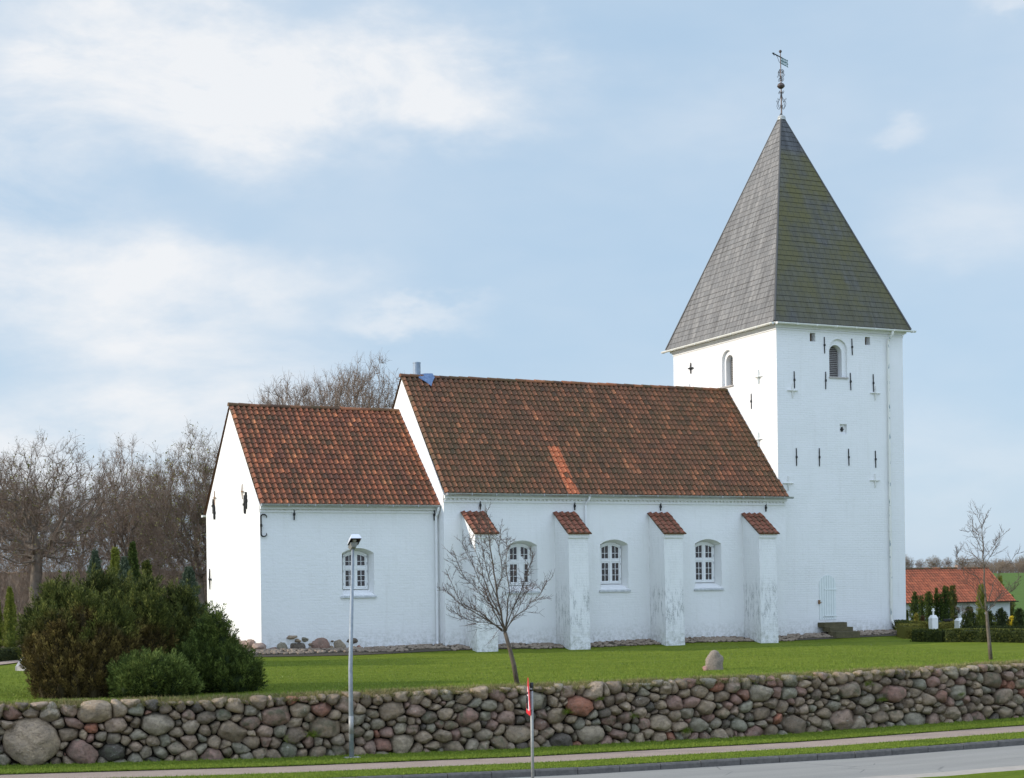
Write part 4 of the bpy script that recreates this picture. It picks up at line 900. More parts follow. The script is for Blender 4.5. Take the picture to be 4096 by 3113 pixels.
# ------------------------------------------------------------------ boulder retaining wall
def boulder_wall():
    root = empty('boulder_wall', (17, 33.8, -1.3), 'dry stone retaining wall of rounded granite boulders between the footpath and the lawn', 'wall')
    R_ = random.Random(5); S0, S1 = -4.0, 31.5; Ht = lambda s: float(zt(s) - zb(s))
    sites = [(.60, .50, .60)]
    for (px, py, w) in ((2200 - 200, 2850, 0),): pass
    def clear(s, h, r, k):
        return all((s - a) ** 2 + ((h - b) * 1.18) ** 2 > (k * (r + q)) ** 2 for a, b, q in sites)
    for (rmin, rmax, tries, k, hb) in ((.24, .33, 70, 1.05, .35), (.17, .23, 260, .90, .9), (.125, .175, 7000, .83, 2), (.09, .125, 10000, .83, 2), (.06, .085, 2600, .86, 2)):
        for _ in range(tries):
            s = R_.uniform(S0, S1); r = R_.uniform(rmin, rmax); h = R_.uniform(.3 * r, Ht(s) - .55 * r)
            if rmin >= .30: h = R_.uniform(.15, .55) if R_.random() < .8 else R_.uniform(.5, 1.0)
            if h > Ht(s) - .5 * r: continue
            if clear(s, h, r, k): sites.append((s, h, r))
    ids = list(range(len(sites))); extra = []
    for i, (s, h, r) in enumerate(list(sites)):
        if i > 0 and r > .155 or (r > .11 and R_.random() < .4):
            a_ = R_.uniform(-.5, .5) if r > .155 else R_.uniform(-1.5, 1.5); k_ = .42 * r; sites[i] = (s - k_ * math.cos(a_), h - k_ * math.sin(a_) * .8, r * .80); extra.append(((s + k_ * math.cos(a_), h + k_ * math.sin(a_) * .8, r * R_.uniform(.66, .82)), i))
    for e, i in extra: sites.append(e); ids.append(i)
    polys = []
    for i, (s, h, r) in enumerate(sites):
        top = Ht(s) + R_.uniform(-.05, .05); P = [(s - 1.2, -.10), (s + 1.2, -.10), (s + 1.2, top), (s - 1.2, top)]
        for j, (a, b, q) in enumerate(sites):
            if i == j or abs(a - s) > 1.5: continue
            dx, dy = a - s, (b - h) * 1.35; c_ = (dx * dx + dy * (b - h) + r * r - q * q) / 2; Q = []
            for k in range(len(P)):
                p0, p1 = P[k], P[(k + 1) % len(P)]; d0 = (p0[0] - s) * dx + (p0[1] - h) * dy - c_; d1 = (p1[0] - s) * dx + (p1[1] - h) * dy - c_
                if d0 <= 0: Q.append(p0)
                if d0 * d1 < 0: t = d0 / (d0 - d1); Q.append((p0[0] + t * (p1[0] - p0[0]), p0[1] + t * (p1[1] - p0[1])))
            P = Q
            if len(P) < 3: break
        if len(P) >= 3: polys.append((P, (s, h, r), ids[i]))
    grp = {}
    for P, q, k_ in polys: grp.setdefault(k_, []).append((P, q))
    def hull(pts):
        pts = sorted(pts); 
        def half(ps):
            o = []
            for p in ps:
                while len(o) > 1 and (o[-1][0] - o[-2][0]) * (p[1] - o[-2][1]) - (o[-1][1] - o[-2][1]) * (p[0] - o[-2][0]) <= 0: o.pop()
                o.append(p)
            return o
        return half(pts)[:-1] + half(pts[::-1])[:-1]
    merged = []
    for k_, L in grp.items():
        if len(L) == 1: merged.append(L[0]); continue
        merged.append((hull([tuple(p) for P, _ in L for p in P]), L[0][1]))
    stones = []
    for idx, (P, (s, h, r)) in enumerate(merged):
        P = np.array(P); ar = .5 * abs(np.dot(P[:, 0], np.roll(P[:, 1], 1)) - np.dot(P[:, 1], np.roll(P[:, 0], 1)))
        if ar < .006: continue
        c = P.mean(0)
        # drop very short edges, then round the corners
        Q = [P[k] for k in range(len(P)) if np.linalg.norm(P[k] - P[k - 1]) > .035]
        if len(Q) < 3: continue
        Q = np.array(Q)
        cut = R_.choice((.13, .18, .22, .27)); Q = Q + np.array([(R_.gauss(0, .012), R_.gauss(0, .012)) for _ in Q])
        for it in range(3):
            N_ = np.roll(Q, -1, 0); f_ = cut if it == 0 else .25
            Q = np.stack([Q * (1 - f_) + N_ * f_, Q * f_ + N_ * (1 - f_)], 1).reshape(-1, 2)
        # resample to an even outline
        n = 26; seg = np.linalg.norm(np.roll(Q, -1, 0) - Q, axis=1); cum = np.concatenate([[0], np.cumsum(seg)]); QQ = np.vstack([Q, Q[:1]])
        tt = np.linspace(0, cum[-1], n, endpoint=False); Q = np.stack([np.interp(tt, cum, QQ[:, 0]), np.interp(tt, cum, QQ[:, 1])], 1)
        c = Q.mean(0); dist = np.linalg.norm(Q - c, axis=1, keepdims=True)
        Q = c + (Q - c) * (1 - .004 / dist) * np.array([1.0, 1.0])
        w = math.sqrt(ar); D = .11 + .34 * w * R_.uniform(.7, 1.25); off = R_.uniform(-.05, .03)
        tilt = R_.uniform(-.18, .30), R_.uniform(-.22, .22)
        planes = []
        for _ in range(R_.choice((2, 3, 4, 5, 6))):
            v = Vector((R_.uniform(-1, 1), R_.uniform(-.9, 1), R_.uniform(.5, 1.3))).normalized(); planes.append((v, R_.uniform(.55, .8)))
        rings = [(1.0, -.30), (1.02, -.02), (1.0, .16), (.95, .40), (.86, .62), (.72, .79), (.52, .92), (.28, .985)]
        vs = []; nse = Vector((idx * 3.7, 0, 0))
        for sc__, dz in rings:
            for q in Q: vs.append(((q[0] - c[0]) * sc__, (q[1] - c[1]) * sc__, dz))
        vs.append((0, 0, 1.0)); out = []
        for a, b, dz in vs:
            u = Vector((a / w, b / w, dz * .5))
            for v, cc in planes:
                d_ = u.dot(v) - cc * .76
                if d_ > 0 and dz > .1: u = u - v * d_ * .95
            nz = 1 + .13 * mnoise.fractal(Vector((a * 5, b * 5, dz)) + nse, 1, 2, 4)
            a2, b2, e2 = u.x * w * nz, u.y * w * nz, u.z * 2 * D * (nz if dz > 0 else 1) + off + (tilt[0] * b + tilt[1] * a if dz > .1 else 0)
            out.append((a2 + c[0], b2 + c[1], e2))
        V = []
        for a, b, e in out: x, y = ow(a, -(e - .12)); V.append((x, y, float(zb(a)) + b))
        m_ = len(rings); F = [(i * n + k, i * n + (k + 1) % n, (i + 1) * n + (k + 1) % n, (i + 1) * n + k) for i in range(m_ - 1) for k in range(n)]
        F += [((m_ - 1) * n + k, (m_ - 1) * n + (k + 1) % n, m_ * n) for k in range(n)]
        vis = ar if -.3 < s < 27.2 else ar * .01
        stones.append((vis, V, F, (R_.random(), 1.0 if R_.random() < .25 else R_.random() * .35, 0), c))
    # the colours of the most striking stones
    def recol(px, py, r_, g_=.1):
        v = ray(px, py); P0 = PL; t = (Vector((P0.x, P0.y, 0)).dot(WNV)) / v.dot(WNV); p = Vector((0, 0, CAM_Z)) + v * t; s, _ = st_(p.x, p.y); h = p.z - float(zb(s))
        k = min(range(len(stones)), key=lambda i: (stones[i][4][0] - s) ** 2 + (stones[i][4][1] - h) ** 2); a = stones[k]; stones[k] = (a[0], a[1], a[2], (r_, g_, 0), a[4])
    for q in ((3100, 2875, 1.0), (2180, 2885, .95), (1435, 2880, .62), (105, 3010, .5), (2270, 2950, .02), (1340, 2820, .2), (2960, 2790, .93), (1540, 2955, .9), (2780, 2800, .9), (3560, 2725, .12), (3020, 2880, .66)): recol(*q)
    stones.sort(key=lambda a: -a[0]); rest = MB()
    for i, (vis, V, F, col, c) in enumerate(stones):
        if i < 100: b = MB(); b.add(V, F, col); b.build('boulder', 'boulder_granite', root, smooth=True)
        else: rest.add(V, F, col)
    o = rest.build('boulder', 'boulder_granite', root, smooth=True); o['kind'] = 'stuff'
    bk = MB(); n = 80
    vs = []
    for i in range(n + 1):
        s = S0 + (S1 - S0) * i / n
        for (o_, z) in ((.26, zb(s) - .3), (.26, zt(s) - .10), (.55, zt(s) - .06), (.55, zb(s) - .3)): x, y = ow(s, o_); vs.append((x, y, float(z)))
    bk.add(vs, [(4 * i + a, 4 * i + (a + 1) % 4, 4 * i + 4 + (a + 1) % 4, 4 * i + 4 + a) for i in range(n) for a in range(4)] + [(0, 1, 2, 3), tuple(4 * n + a for a in (3, 2, 1, 0))]); bk.build('earth_core', 'wall_soil', root)
boulder_wall()

# ------------------------------------------------------------------ grass blades
def blades(name, roots, dirs, length, width, mat, label, cat, tone):
    n = len(roots); w = rng.normal(size=(n, 3)); w[:, 2] *= .2; w /= np.linalg.norm(w, axis=1, keepdims=True) + 1e-9
    wd = w * (width * .5)[:, None]; mid = roots + dirs * (length * .55)[:, None]; bend = np.zeros((n, 3)); bend[:, 2] = -length * .12
    tip = roots + dirs * length[:, None] + bend + rng.normal(0, .012, (n, 3))
    v = np.stack([roots - wd, roots + wd, mid + wd * .7, mid - wd * .7, tip], 1).reshape(-1, 3); b = np.arange(n) * 5
    q = np.stack([b, b + 1, b + 2, b + 3], 1); t = np.stack([b + 3, b + 2, b + 4], 1)
    faces = [tuple(x) for x in q] + [tuple(x) for x in t]
    c = np.zeros((n, 3)); c[:, 0] = tone; me = mesh_arrays(name, v, faces, np.repeat(c, 5, 0))
    return stuff(link(name, me, mat), label, cat)
def mkdirs(n, spread, base=(0, 0, 1)):
    d = rng.normal(0, spread, (n, 3)) + np.array(base); return d / np.linalg.norm(d, axis=1, keepdims=True)
# fringe hanging over the boulders
n = 62000; u = rng.uniform(-4, 31, n); dens = np.array([mnoise.noise(Vector((a * 1.1, 0, 9))) for a in u]); keep = rng.random(n) < np.clip(.62 + dens * 1.0, .25, 1); u = u[keep]; n = len(u)
o = -.03 + .62 * rng.random(n) ** 1.4; x, y = ow(u, o); z = H(x, y) - .10 * (1 - sstep(.03, .35, o)) ** 2 - .01
d = mkdirs(n, .45, (0, 0, .75)); k = (1 - sstep(0, .2, o)); d = d + np.outer(k * rng.uniform(0, 1.2, n), [WNV.x, WNV.y, -.35]); d /= np.linalg.norm(d, axis=1, keepdims=True)
blades('dry_grass', np.stack([x, y, z], 1), d, rng.uniform(.06, .20, n) * (1.1 - .9 * np.clip(o, 0, 1)), rng.uniform(.006, .013, n), 'dry_blades', 'fringe of dry straw coloured grass hanging over the top of the boulder wall', 'dry grass', np.clip(rng.normal(.58, .26, n), 0, 1))
# lawn blades, thinning out away from the camera
n = 150000; u = rng.uniform(-2, 31, n); o = .35 + 16 * rng.random(n) ** 1.7; x, y = ow(u, o)
keep = ~((y > 51.3) & (x > 13.4)); x, y, o = x[keep], y[keep], o[keep]; n = len(x)
tone = np.clip(rng.normal(.45, .2, n) + .5 * np.maximum(0, 1 - o / 1.4) * rng.random(n), 0, 1)
blades('lawn_blades', np.stack([x, y, H(x, y) - .01], 1), mkdirs(n, .38), rng.uniform(.03, .065, n), rng.uniform(.008, .015, n), 'grass_blades', 'short green grass blades of the churchyard lawn', 'grass', tone)
n = 90000; u = rng.uniform(-3, 31, n); k = rng.random(n) < .6; tt = np.where(k, rng.uniform(-.05, 1.62, n), rng.uniform(3.0, 4.03, n))
ed = np.where(rng.random(n) < .25, np.where(k, rng.normal(1.58, .03, n), np.where(rng.random(n) < .5, rng.normal(3.02, .03, n), rng.normal(4.0, .025, n))), tt); x, y = ow(u, -ed)
blades('verge_blades', np.stack([x, y, zb(u) + .015], 1), mkdirs(n, .4), rng.uniform(.03, .065, n), rng.uniform(.007, .014, n), 'grass_blades', 'short mown grass on the verges beside the footpath', 'grass', np.clip(rng.normal(.5, .18, n), 0, .95))
# tufts growing out of the wall joints
roots = []; dd = []
for (px, py, nn) in ((2740, 2925, 260), (2260, 2850, 150), (1390, 2760, 150), (1245, 2940, 160), (3465, 2740, 140), (3520, 2800, 120), (2395, 2795, 90), (1150, 2960, 60), (3835, 2780, 60), (2530, 2865, 70)):
    v = ray(px, py); t = Vector((PL.x, PL.y, 0)).dot(WNV) / v.dot(WNV); p = Vector((0, 0, CAM_Z)) + v * t + WNV * .05
    for _ in range(nn): roots.append((p.x + random.gauss(0, .06), p.y + random.gauss(0, .02), p.z + random.gauss(0, .025))); q = Vector((random.gauss(0, .6), -random.random() - .2, random.uniform(-.1, 1))).normalized(); dd.append(tuple(q))
n = len(roots); blades('wall_tufts', np.array(roots), np.array(dd), rng.uniform(.08, .2, n), rng.uniform(.006, .011, n), 'grass_blades', 'green grass tufts growing from the joints of the boulder wall', 'grass', rng.uniform(.4, .85, n))

# ------------------------------------------------------------------ bare trees
def seg_mesh(segs, sides):
    """segs: array of p0(3) p1(3) r0 r1"""
    s = np.array(segs, float); p0, p1, r0, r1 = s[:, :3], s[:, 3:6], s[:, 6], s[:, 7]; n = len(s)
    d = p1 - p0; d /= np.linalg.norm(d, axis=1, keepdims=True) + 1e-9; ref = np.where(np.abs(d[:, 2:3]) < .9, [[0, 0, 1.]], [[1., 0, 0]])
    a = np.cross(d, ref); a /= np.linalg.norm(a, axis=1, keepdims=True) + 1e-9; b = np.cross(d, a)
    ang = np.arange(sides) * 2 * np.pi / sides; ring = np.cos(ang)[None, :, None] * a[:, None, :] + np.sin(ang)[None, :, None] * b[:, None, :]
    A = p0[:, None, :] + ring * r0[:, None, None]; B = p1[:, None, :] + ring * r1[:, None, None]; v = np.concatenate([A, B], 1).reshape(-1, 3)
    base = np.arange(n)[:, None] * 2 * sides; k = np.arange(sides)[None, :]; k2 = (k + 1) % sides
    f = np.stack([base + k, base + k2, base + sides + k2, base + sides + k], -1).reshape(-1, 4); return v, f
def grow(segs, rnd, p, d, L, r, lvl, P, tips=None):
    n = P['n'][lvl]; step = L / n; q = Vector(p); dr = Vector(d).normalized(); rr = r; pts = []
    for i in range(n):
        dr = (dr + Vector((rnd.gauss(0, 1), rnd.gauss(0, 1), rnd.gauss(0, 1))) * P['wob'][lvl] + Vector((0, 0, P['up'][lvl]))).normalized()
        q2 = q + dr * step; r2 = max(r * (1 - (i + 1) / n * P['taper'][lvl]), P['rmin']); segs[min(lvl, 2)].append((*q, *q2, rr, r2)); pts.append((q2, dr.copy(), r2)); q, rr = q2, r2
    if lvl + 1 < len(P['n']):
        c = P['kids'][lvl]; c = c + rnd.randint(-1, 1) if c > 3 else c
        for k in range(c):
            t = P['from'][lvl] + (1 - P['from'][lvl]) * (k + rnd.random()) / c; i = min(n - 1, int(t * n)); bp, bd, br = pts[i]; bp = bp - bd * step * (1 - (t * n - i)) if i < n else bp
            az = k * 2.4 + rnd.uniform(-.5, .5); ref = Vector((0, 0, 1)) if abs(bd.z) < .9 else Vector((1, 0, 0)); a = bd.cross(ref).normalized(); b = bd.cross(a)
            sp = P['ang'][lvl] * rnd.uniform(.7, 1.25); nd = bd * math.cos(sp) + (a * math.cos(az) + b * math.sin(az)) * math.sin(sp)
            grow(segs, rnd, bp, nd, L * P['len'][lvl] * rnd.uniform(.7, 1.2) * (1 - .35 * (t - P['from'][lvl])), max(br * P['rad'][lvl], P['rmin']), lvl + 1, P, tips)
    elif tips is not None: tips.append((q.copy(), dr.copy()))
def tree_mesh(seed, P, height=10, lean=(0, 0, 1), buds=0, tr=.22, trunkL=4.2):
    rnd = random.Random(seed); segs = {0: [], 1: [], 2: []}; tips = []; grow(segs, rnd, (0, 0, 0), lean, trunkL, tr, 0, P, tips)
    thick = [s for l in (0, 1) for s in segs[l]]; thin = segs[2]; top = float(np.percentile([s[5] for s in thin], 98.5)); k = height / top
    v, f = seg_mesh(thick, 7); tm = mesh_arrays('trunk', v * k, f, None, True); v, f = seg_mesh(thin, 3); cm = mesh_arrays('crown', v * k, f, None)
    bm_ = None
    if buds:
        t = np.array([np.array(a[0]) for a in tips]) * k; idx = rng.integers(0, len(t), buds); c = t[idx] + rng.normal(0, .10, (buds, 3)); s_ = rng.uniform(.03, .075, buds)[:, None]
        a = rng.normal(size=(buds, 3)); b = rng.normal(size=(buds, 3)); v = np.stack([c, c + a * s_, c + b * s_], 1).reshape(-1, 3); f = np.arange(buds * 3).reshape(-1, 3); col = np.repeat(np.stack([rng.random(buds)] * 3, 1), 3, 0); bm_ = mesh_arrays('buds', v, f, col)
    return tm, cm, bm_
def far_tree(k, px, ytop, Y, wfac, label, group=None, rz=0, depth=None, cat='tree'):
    g = at(px, 2300, Y=Y); z = float(H(g.x, Y)); top = at(px, ytop, Y=Y).z; h = top - z
    o = empty('bare_tree', (g.x, Y, z - .15), label, cat, group, rz); s_ = (h + .15) / 10; o.scale = (s_ * wfac, s_ * wfac, s_)
    for nm, me in zip(('trunk', 'crown', 'buds'), TM[k]):
        if me: c = bpy.data.objects.new(nm, me); C.objects.link(c); c.parent = o
    return o
def colon_tree(seed, cr, cz, fork, n, kind='dome', tw=4, twl=.55, r0=.19, dens=.5, rt=.010, buds=0, height=10, bias=.42):
    """crown grown towards points scattered through its volume, each joined to the nearest limb"""
    g = np.random.default_rng(seed); u = g.normal(size=(n * 3, 3)); u /= np.linalg.norm(u, axis=1, keepdims=True); rad = g.random(n * 3) ** dens
    lump = np.array([mnoise.noise(Vector(q * 1.7) + Vector((seed, 0, 0))) for q in u]); A_ = u * (rad * (1 + .30 * lump))[:, None] * (cr, cr, cz) + (0, 0, height - cz)
    lim = fork * .72 + .15 * np.hypot(A_[:, 0], A_[:, 1]) if kind == 'dome' else np.full(len(A_), fork * .8); A_ = A_[A_[:, 2] > lim][:n]
    tr = [Vector((0, 0, 0)), Vector((g.normal(0, .12), g.normal(0, .12), fork * .5)), Vector((g.normal(0, .2), g.normal(0, .2), fork))]
    nodes = [np.array(q) for q in tr]; par = [-1, 0, 1]; pl = [0, fork * .5, fork]
    A_ = A_[np.argsort(np.linalg.norm(A_ - nodes[-1], axis=1))]; N_ = np.zeros((len(A_) * 2 + 8, 3)); PLn = np.zeros(len(A_) * 2 + 8); m_ = 3; N_[:3] = nodes; PLn[:3] = pl; start = 2
    par_ = np.zeros(len(A_) * 2 + 8, int); par_[:3] = par
    for a in A_:
        d = np.linalg.norm(N_[start:m_] - a, axis=1); k = int(np.argmin(d + bias * PLn[start:m_] + np.maximum(0, N_[start:m_, 2] - a[2]) * .8)) + start; dd = d[k - start]
        mid = (N_[k] + a) / 2 + g.normal(0, .10 * dd, 3) + (0, 0, -.04 * dd); N_[m_] = mid; par_[m_] = k; PLn[m_] = PLn[k] + dd / 2; N_[m_ + 1] = a; par_[m_ + 1] = m_; PLn[m_ + 1] = PLn[k] + dd; m_ += 2
    cnt = np.ones(m_)
    for i in range(m_ - 1, 0, -1): cnt[par_[i]] += cnt[i]
    R_ = np.maximum(rt, r0 * (cnt / cnt[2]) ** .5); R_[0] = r0 * 1.25; R_[1] = r0 * 1.05; idx = np.arange(1, m_); r1 = R_[idx]; rp = np.minimum(R_[par_[idx]], r1 * 1.5)
    S = np.concatenate([N_[par_[idx]], N_[idx], rp[:, None], r1[:, None]], 1); thick = S[r1 > rt * 2.2]; thin = S[r1 <= rt * 2.2]
    # twigs
    src = np.repeat(np.arange(3, m_), tw); src = src[R_[src] < r0 * .25]; p = N_[src]; c0 = np.array([0, 0, fork]); out = p - c0; out /= np.linalg.norm(out, axis=1, keepdims=True) + 1e-9
    d = out * .8 + g.normal(0, .6, p.shape) + (0, 0, .25); d /= np.linalg.norm(d, axis=1, keepdims=True); l = twl * g.uniform(.4, 1.2, len(p)); TW = []
    for k in range(3):
        d2 = d + g.normal(0, .28, p.shape) + (0, 0, .08); d2 /= np.linalg.norm(d2, axis=1, keepdims=True); q = p + d2 * (l / 3)[:, None]; rr_ = np.full(len(p), rt * (.75 - .15 * k)); TW.append(np.concatenate([p, q, rr_[:, None], (rr_ * .85)[:, None]], 1))
        e = d2 + g.normal(0, .7, p.shape); e /= np.linalg.norm(e, axis=1, keepdims=True); q3 = q + e * (l * .38)[:, None]; TW.append(np.concatenate([q, q3, rr_[:, None] * .75, rr_[:, None] * .6], 1)); p, d = q, d2
    thin = np.concatenate([thin] + TW); v, f = seg_mesh(thick, 7); tm = mesh_arrays('trunk', v, f, None, True); v, f = seg_mesh(thin, 3); cm = mesh_arrays('crown', v, f, None); bm_ = None
    if buds:
        t_ = TW[-1][:, 3:6]; c = t_[g.integers(0, len(t_), buds)] + g.normal(0, .05, (buds, 3)); s_ = g.uniform(.03, .07, buds)[:, None]; a = g.normal(size=(buds, 3)); b = g.normal(size=(buds, 3)); v = np.stack([c, c + a * s_, c + b * s_], 1).reshape(-1, 3)
        bm_ = mesh_arrays('buds', v, np.arange(buds * 3).reshape(-1, 3), np.repeat(np.stack([g.random(buds)] * 3, 1), 3, 0))
    tm.materials.append(M['bark_far']); cm.materials.append(M['twig_brown'])
    if bm_: bm_.materials.append(M['bud_leaves'])
    return tm, cm, bm_
TM = [colon_tree(3, 4.9, 3.5, 4.2, 700, buds=2600, r0=.27, bias=.6, tw=4), colon_tree(8, 2.9, 4.3, 2.8, 520, 'tall', buds=900, r0=.22, bias=.65, tw=4), colon_tree(21, 3.9, 4.4, 2.6, 1100, 'tall', buds=7000, r0=.2, bias=.6), colon_tree(33, 5.0, 4.6, 3.0, 2600, tw=5, twl=.5, dens=.38, bias=.9, r0=.28), colon_tree(5, 3.1, 3.9, 3.0, 560, 'tall', tw=5, bias=.6)]
G1 = 'bare trees of the wood left of the church'
S_ = 4096 / 2211
for (k, x, yt, Y, wf, rz, lb) in (
    (0, 78, 955, 86, 1.05, 0.3, 'bare spreading oak with a forked trunk, leftmost of the wood behind the bushes'),
    (1, 268, 953, 92, .80, 1.0, 'tall slender bare tree above the conifer tips, midway between picture edge and church'),
    (2, 428, 938, 84, .86, 2.2, 'dense bare tree with first green buds right beside the chancel gable'),
    (4, 172, 1030, 108, .85, 4.0, 'thin low bare tree in the gap between the leftmost oak and the slender tree'),
    (1, 345, 1005, 104, .7, 5.0, 'bare tree behind and between the slender tree and the budding tree'),
    (0, -40, 985, 98, 1.0, 2.0, 'bare tree cut by the left edge of the picture'),
    (2, 60, 1030, 116, 1.0, 1.4, 'low bare tree far back in the wood behind the leftmost oak'),
    (1, 470, 985, 106, .9, 3.0, 'bare tree half hidden behind the chancel gable'),
    (2, 300, 1020, 124, 1.2, 5.6, 'low bare tree in the back row behind the slender tree')):
    far_tree(k, x * S_, yt * S_, Y, wf, lb, G1, rz)
far_tree(3, 733 * S_, 800 * S_, 84, .80, 'domed bare crown rising behind the chancel roof ridge, left of the chimney', None, .8)
G2 = 'bare trees on the far hill'
hill = [(3572, 2215, 'leafy'), (3625, 2238, ''), (3735, 2238, ''), (3790, 2243, ''), (3850, 2238, ''), (3905, 2240, ''), (3995, 2246, ''), (4030, 2250, ''), (4090, 2235, ''), (3680, 2250, ''), (3940, 2252, '')]
hl = ['pale bare tree on the skyline touching the tower edge, tallest of the hill trees', 'small bare tree on the hill just right of the tallest skyline tree', 'rounded bare tree above the left part of the red house ridge', 'bare tree just right of the rounded one above the red house', 'bare tree above the middle of the red house ridge', 'bare tree above the house ridge, just left of the young tree stem', 'bare tree on the hill above the right end of the house roof', 'low bare tree where the meadow meets the skyline', 'bare tree on the hill cut by the right edge of the picture', 'low bare tree between the small and the rounded ones on the hill', 'low bare tree behind the young tree stem on the skyline']
for i, (x, yt, _) in enumerate(hill): far_tree((0, 2, 2, 4, 2, 0)[i % 6], x, yt - 14, 440 + (i * 37) % 25, 1.15, hl[i], G2, i * 1.3)
# undergrowth
def thicket(name, n, xf, y0, y1, h0, h1, rmin, label, tw=3, hmod=None):
    segs = []; rr = random.Random(n)
    for _ in range(n):
        y = rr.uniform(y0, y1); x = xf(rr, y); z = float(H(x, y)); p = Vector((x, y, z)); h = rr.uniform(h0, h1) * (hmod(x, y) if hmod else 1); d = Vector((rr.gauss(0, .22), rr.gauss(0, .22), 1)).normalized(); r = rmin * rr.uniform(1, 2.4); m_ = 4
        for i in range(m_):
            d = (d + Vector((rr.gauss(0, .16), rr.gauss(0, .16), .05))).normalized(); q = p + d * h / m_; segs.append((*p, *q, r, r * .75)); r *= .75
            for _k in range(tw):
                e = (d + Vector((rr.gauss(0, .6), rr.gauss(0, .6), rr.gauss(0, .3)))).normalized(); l = h * rr.uniform(.12, .3); q2 = q + e * l; segs.append((*q, *q2, rmin * .8, rmin * .5))
                e2 = (e + Vector((rr.gauss(0, .5), rr.gauss(0, .5), .2))).normalized(); segs.append((*q2, *(q2 + e2 * l * .7), rmin * .5, rmin * .4))
            p = q
    v, f = seg_mesh(segs, 3); return stuff(link(name, mesh_arrays(name, v, f), 'thicket_brown'), label, 'undergrowth')
thicket('undergrowth', 1500, lambda r, y: y * r.uniform(.02, .34), 84, 126, 1.5, 4.0, .011, 'brown leafless undergrowth filling the wood left of the church')
thicket('hill_brush', 1500, lambda r, y: y * r.uniform(.75, 1.02), 428, 450, 1.5, 3.2, .06, 'brown leafless scrub along the far hill top', 2, lambda x, y: .55 + .75 * float(sstep(.79, .93, x / y)))

# young trees on the lawn, limbs laid out from their real spread
def young_tree(trunk, limbs, label, seed, Y0, conv, r0, side=20, slen=(.28, .68), mat='bark_grey'):
    rnd = random.Random(seed); root_p = at(*conv(*trunk[0]), Y=Y0); root = empty('young_tree', tuple(root_p), label, 'tree')
    pts = [at(*conv(*t), Y=Y0) for t in trunk]; pts[0].z -= .05; b = MB(); n = len(pts); b.tube(pts, [r0 * (1 - .28 * i / (n - 1)) for i in range(n)], 10); b.build('trunk', mat, root, smooth=True)
    thick = MB(); segs = []
    for li, (L, dy, rs) in enumerate(limbs):
        m_ = len(L); P = [at(*conv(*q), Y=Y0 + dy * i / (m_ - 1)) for i, q in enumerate(L)]
        # smooth by subdividing
        Q = [P[0]]
        for i in range(m_ - 1):
            for t in (.33, .66, 1.0):
                q = P[i].lerp(P[i + 1], t); q = q + Vector((rnd.gauss(0, 1), rnd.gauss(0, 1), rnd.gauss(0, 1))) * .014; Q.append(q)
        k = len(Q); R_ = [max(.006, rs * (1 - .85 * i / (k - 1))) for i in range(k)]; thick.tube(Q, R_, 6)
        tot = sum((Q[i + 1] - Q[i]).length for i in range(k - 1)); cnt = int(side * tot / 2.0) + 3
        for j in range(cnt):
            t = .18 + .80 * (j + rnd.random()) / cnt; i = min(k - 2, int(t * (k - 1))); p = Q[i].lerp(Q[i + 1], t * (k - 1) - i); d = (Q[i + 1] - Q[i]).normalized()
            e = (d * .9 + Vector((rnd.gauss(0, .55), rnd.gauss(0, .55), rnd.gauss(.12, .45)))).normalized(); l = rnd.uniform(*slen) * (1.1 - .5 * t); r = .0055; q = p; 
            for s_ in range(4):
                e = (e + Vector((rnd.gauss(0, .18), rnd.gauss(0, .18), rnd.gauss(.06, .12)))).normalized(); q2 = q + e * l / 4; segs.append((*q, *q2, r, r * .8)); r = max(.003, r * .8)
                for _ in range(2):
                    g = (e + Vector((rnd.gauss(0, .6), rnd.gauss(0, .6), rnd.gauss(.1, .45)))).normalized(); l2 = l * rnd.uniform(.2, .5); q3 = q2 + g * l2 * .5; g2 = (g + Vector((rnd.gauss(0, .3), rnd.gauss(0, .3), .12))).normalized()
                    segs.append((*q2, *q3, .0042, .0034)); segs.append((*q3, *(q3 + g2 * l2 * .6), .0034, .0025))
                q = q2
    thick.build('limbs', mat, root, smooth=True); v, f = seg_mesh(segs, 3); link('twigs', mesh_arrays('twigs', v, f), 'young_twig', root); return root
c5 = lambda x, y: (1750 + x / 2.01, 1900 + y / 2.01)
c5b = lambda x, y: c5(540 + (x - 540) * (.93 if y < 1240 else 1), y)
young_tree([(645, 1690), (612, 1520), (578, 1390), (543, 1265)],
    [([(543, 1270), (500, 1100), (455, 860), (420, 620), (402, 470), (385, 270)], .0, .030), ([(545, 1265), (440, 1085), (370, 930), (250, 700), (165, 520)], .4, .020), ([(520, 1245), (380, 1160), (180, 1060), (30, 760)], -.5, .020),
     ([(530, 1255), (480, 1235), (330, 1110), (130, 1020), (5, 900)], .3, .019), ([(548, 1260), (562, 1120), (572, 950), (560, 700), (560, 500)], -.3, .021), ([(552, 1255), (600, 1165), (720, 1075), (850, 960), (900, 860)], .3, .016),
     ([(555, 1220), (640, 1010), (735, 800), (790, 640)], -.4, .016), ([(500, 1130), (400, 930), (300, 640), (230, 500)], .7, .016), ([(470, 960), (520, 760), (490, 560), (500, 420)], .5, .013), ([(480, 1000), (380, 760), (330, 500), (320, 330)], -.6, .014),
     ([(510, 1215), (330, 1180), (180, 1150), (60, 1085)], -.2, .010), ([(560, 1230), (650, 1090), (720, 960), (800, 880)], .6, .010), ([(545, 1255), (480, 1100), (350, 980), (200, 830), (100, 620)], -.8, .014)],
    'leaning young bare tree with fan shaped crown on the lawn edge before the nave', 4, 34.87, c5b, .062, slen=(.22, .55))
c8 = lambda u, v: (3396 + u / 2.24, 1950 + v / 2.24)
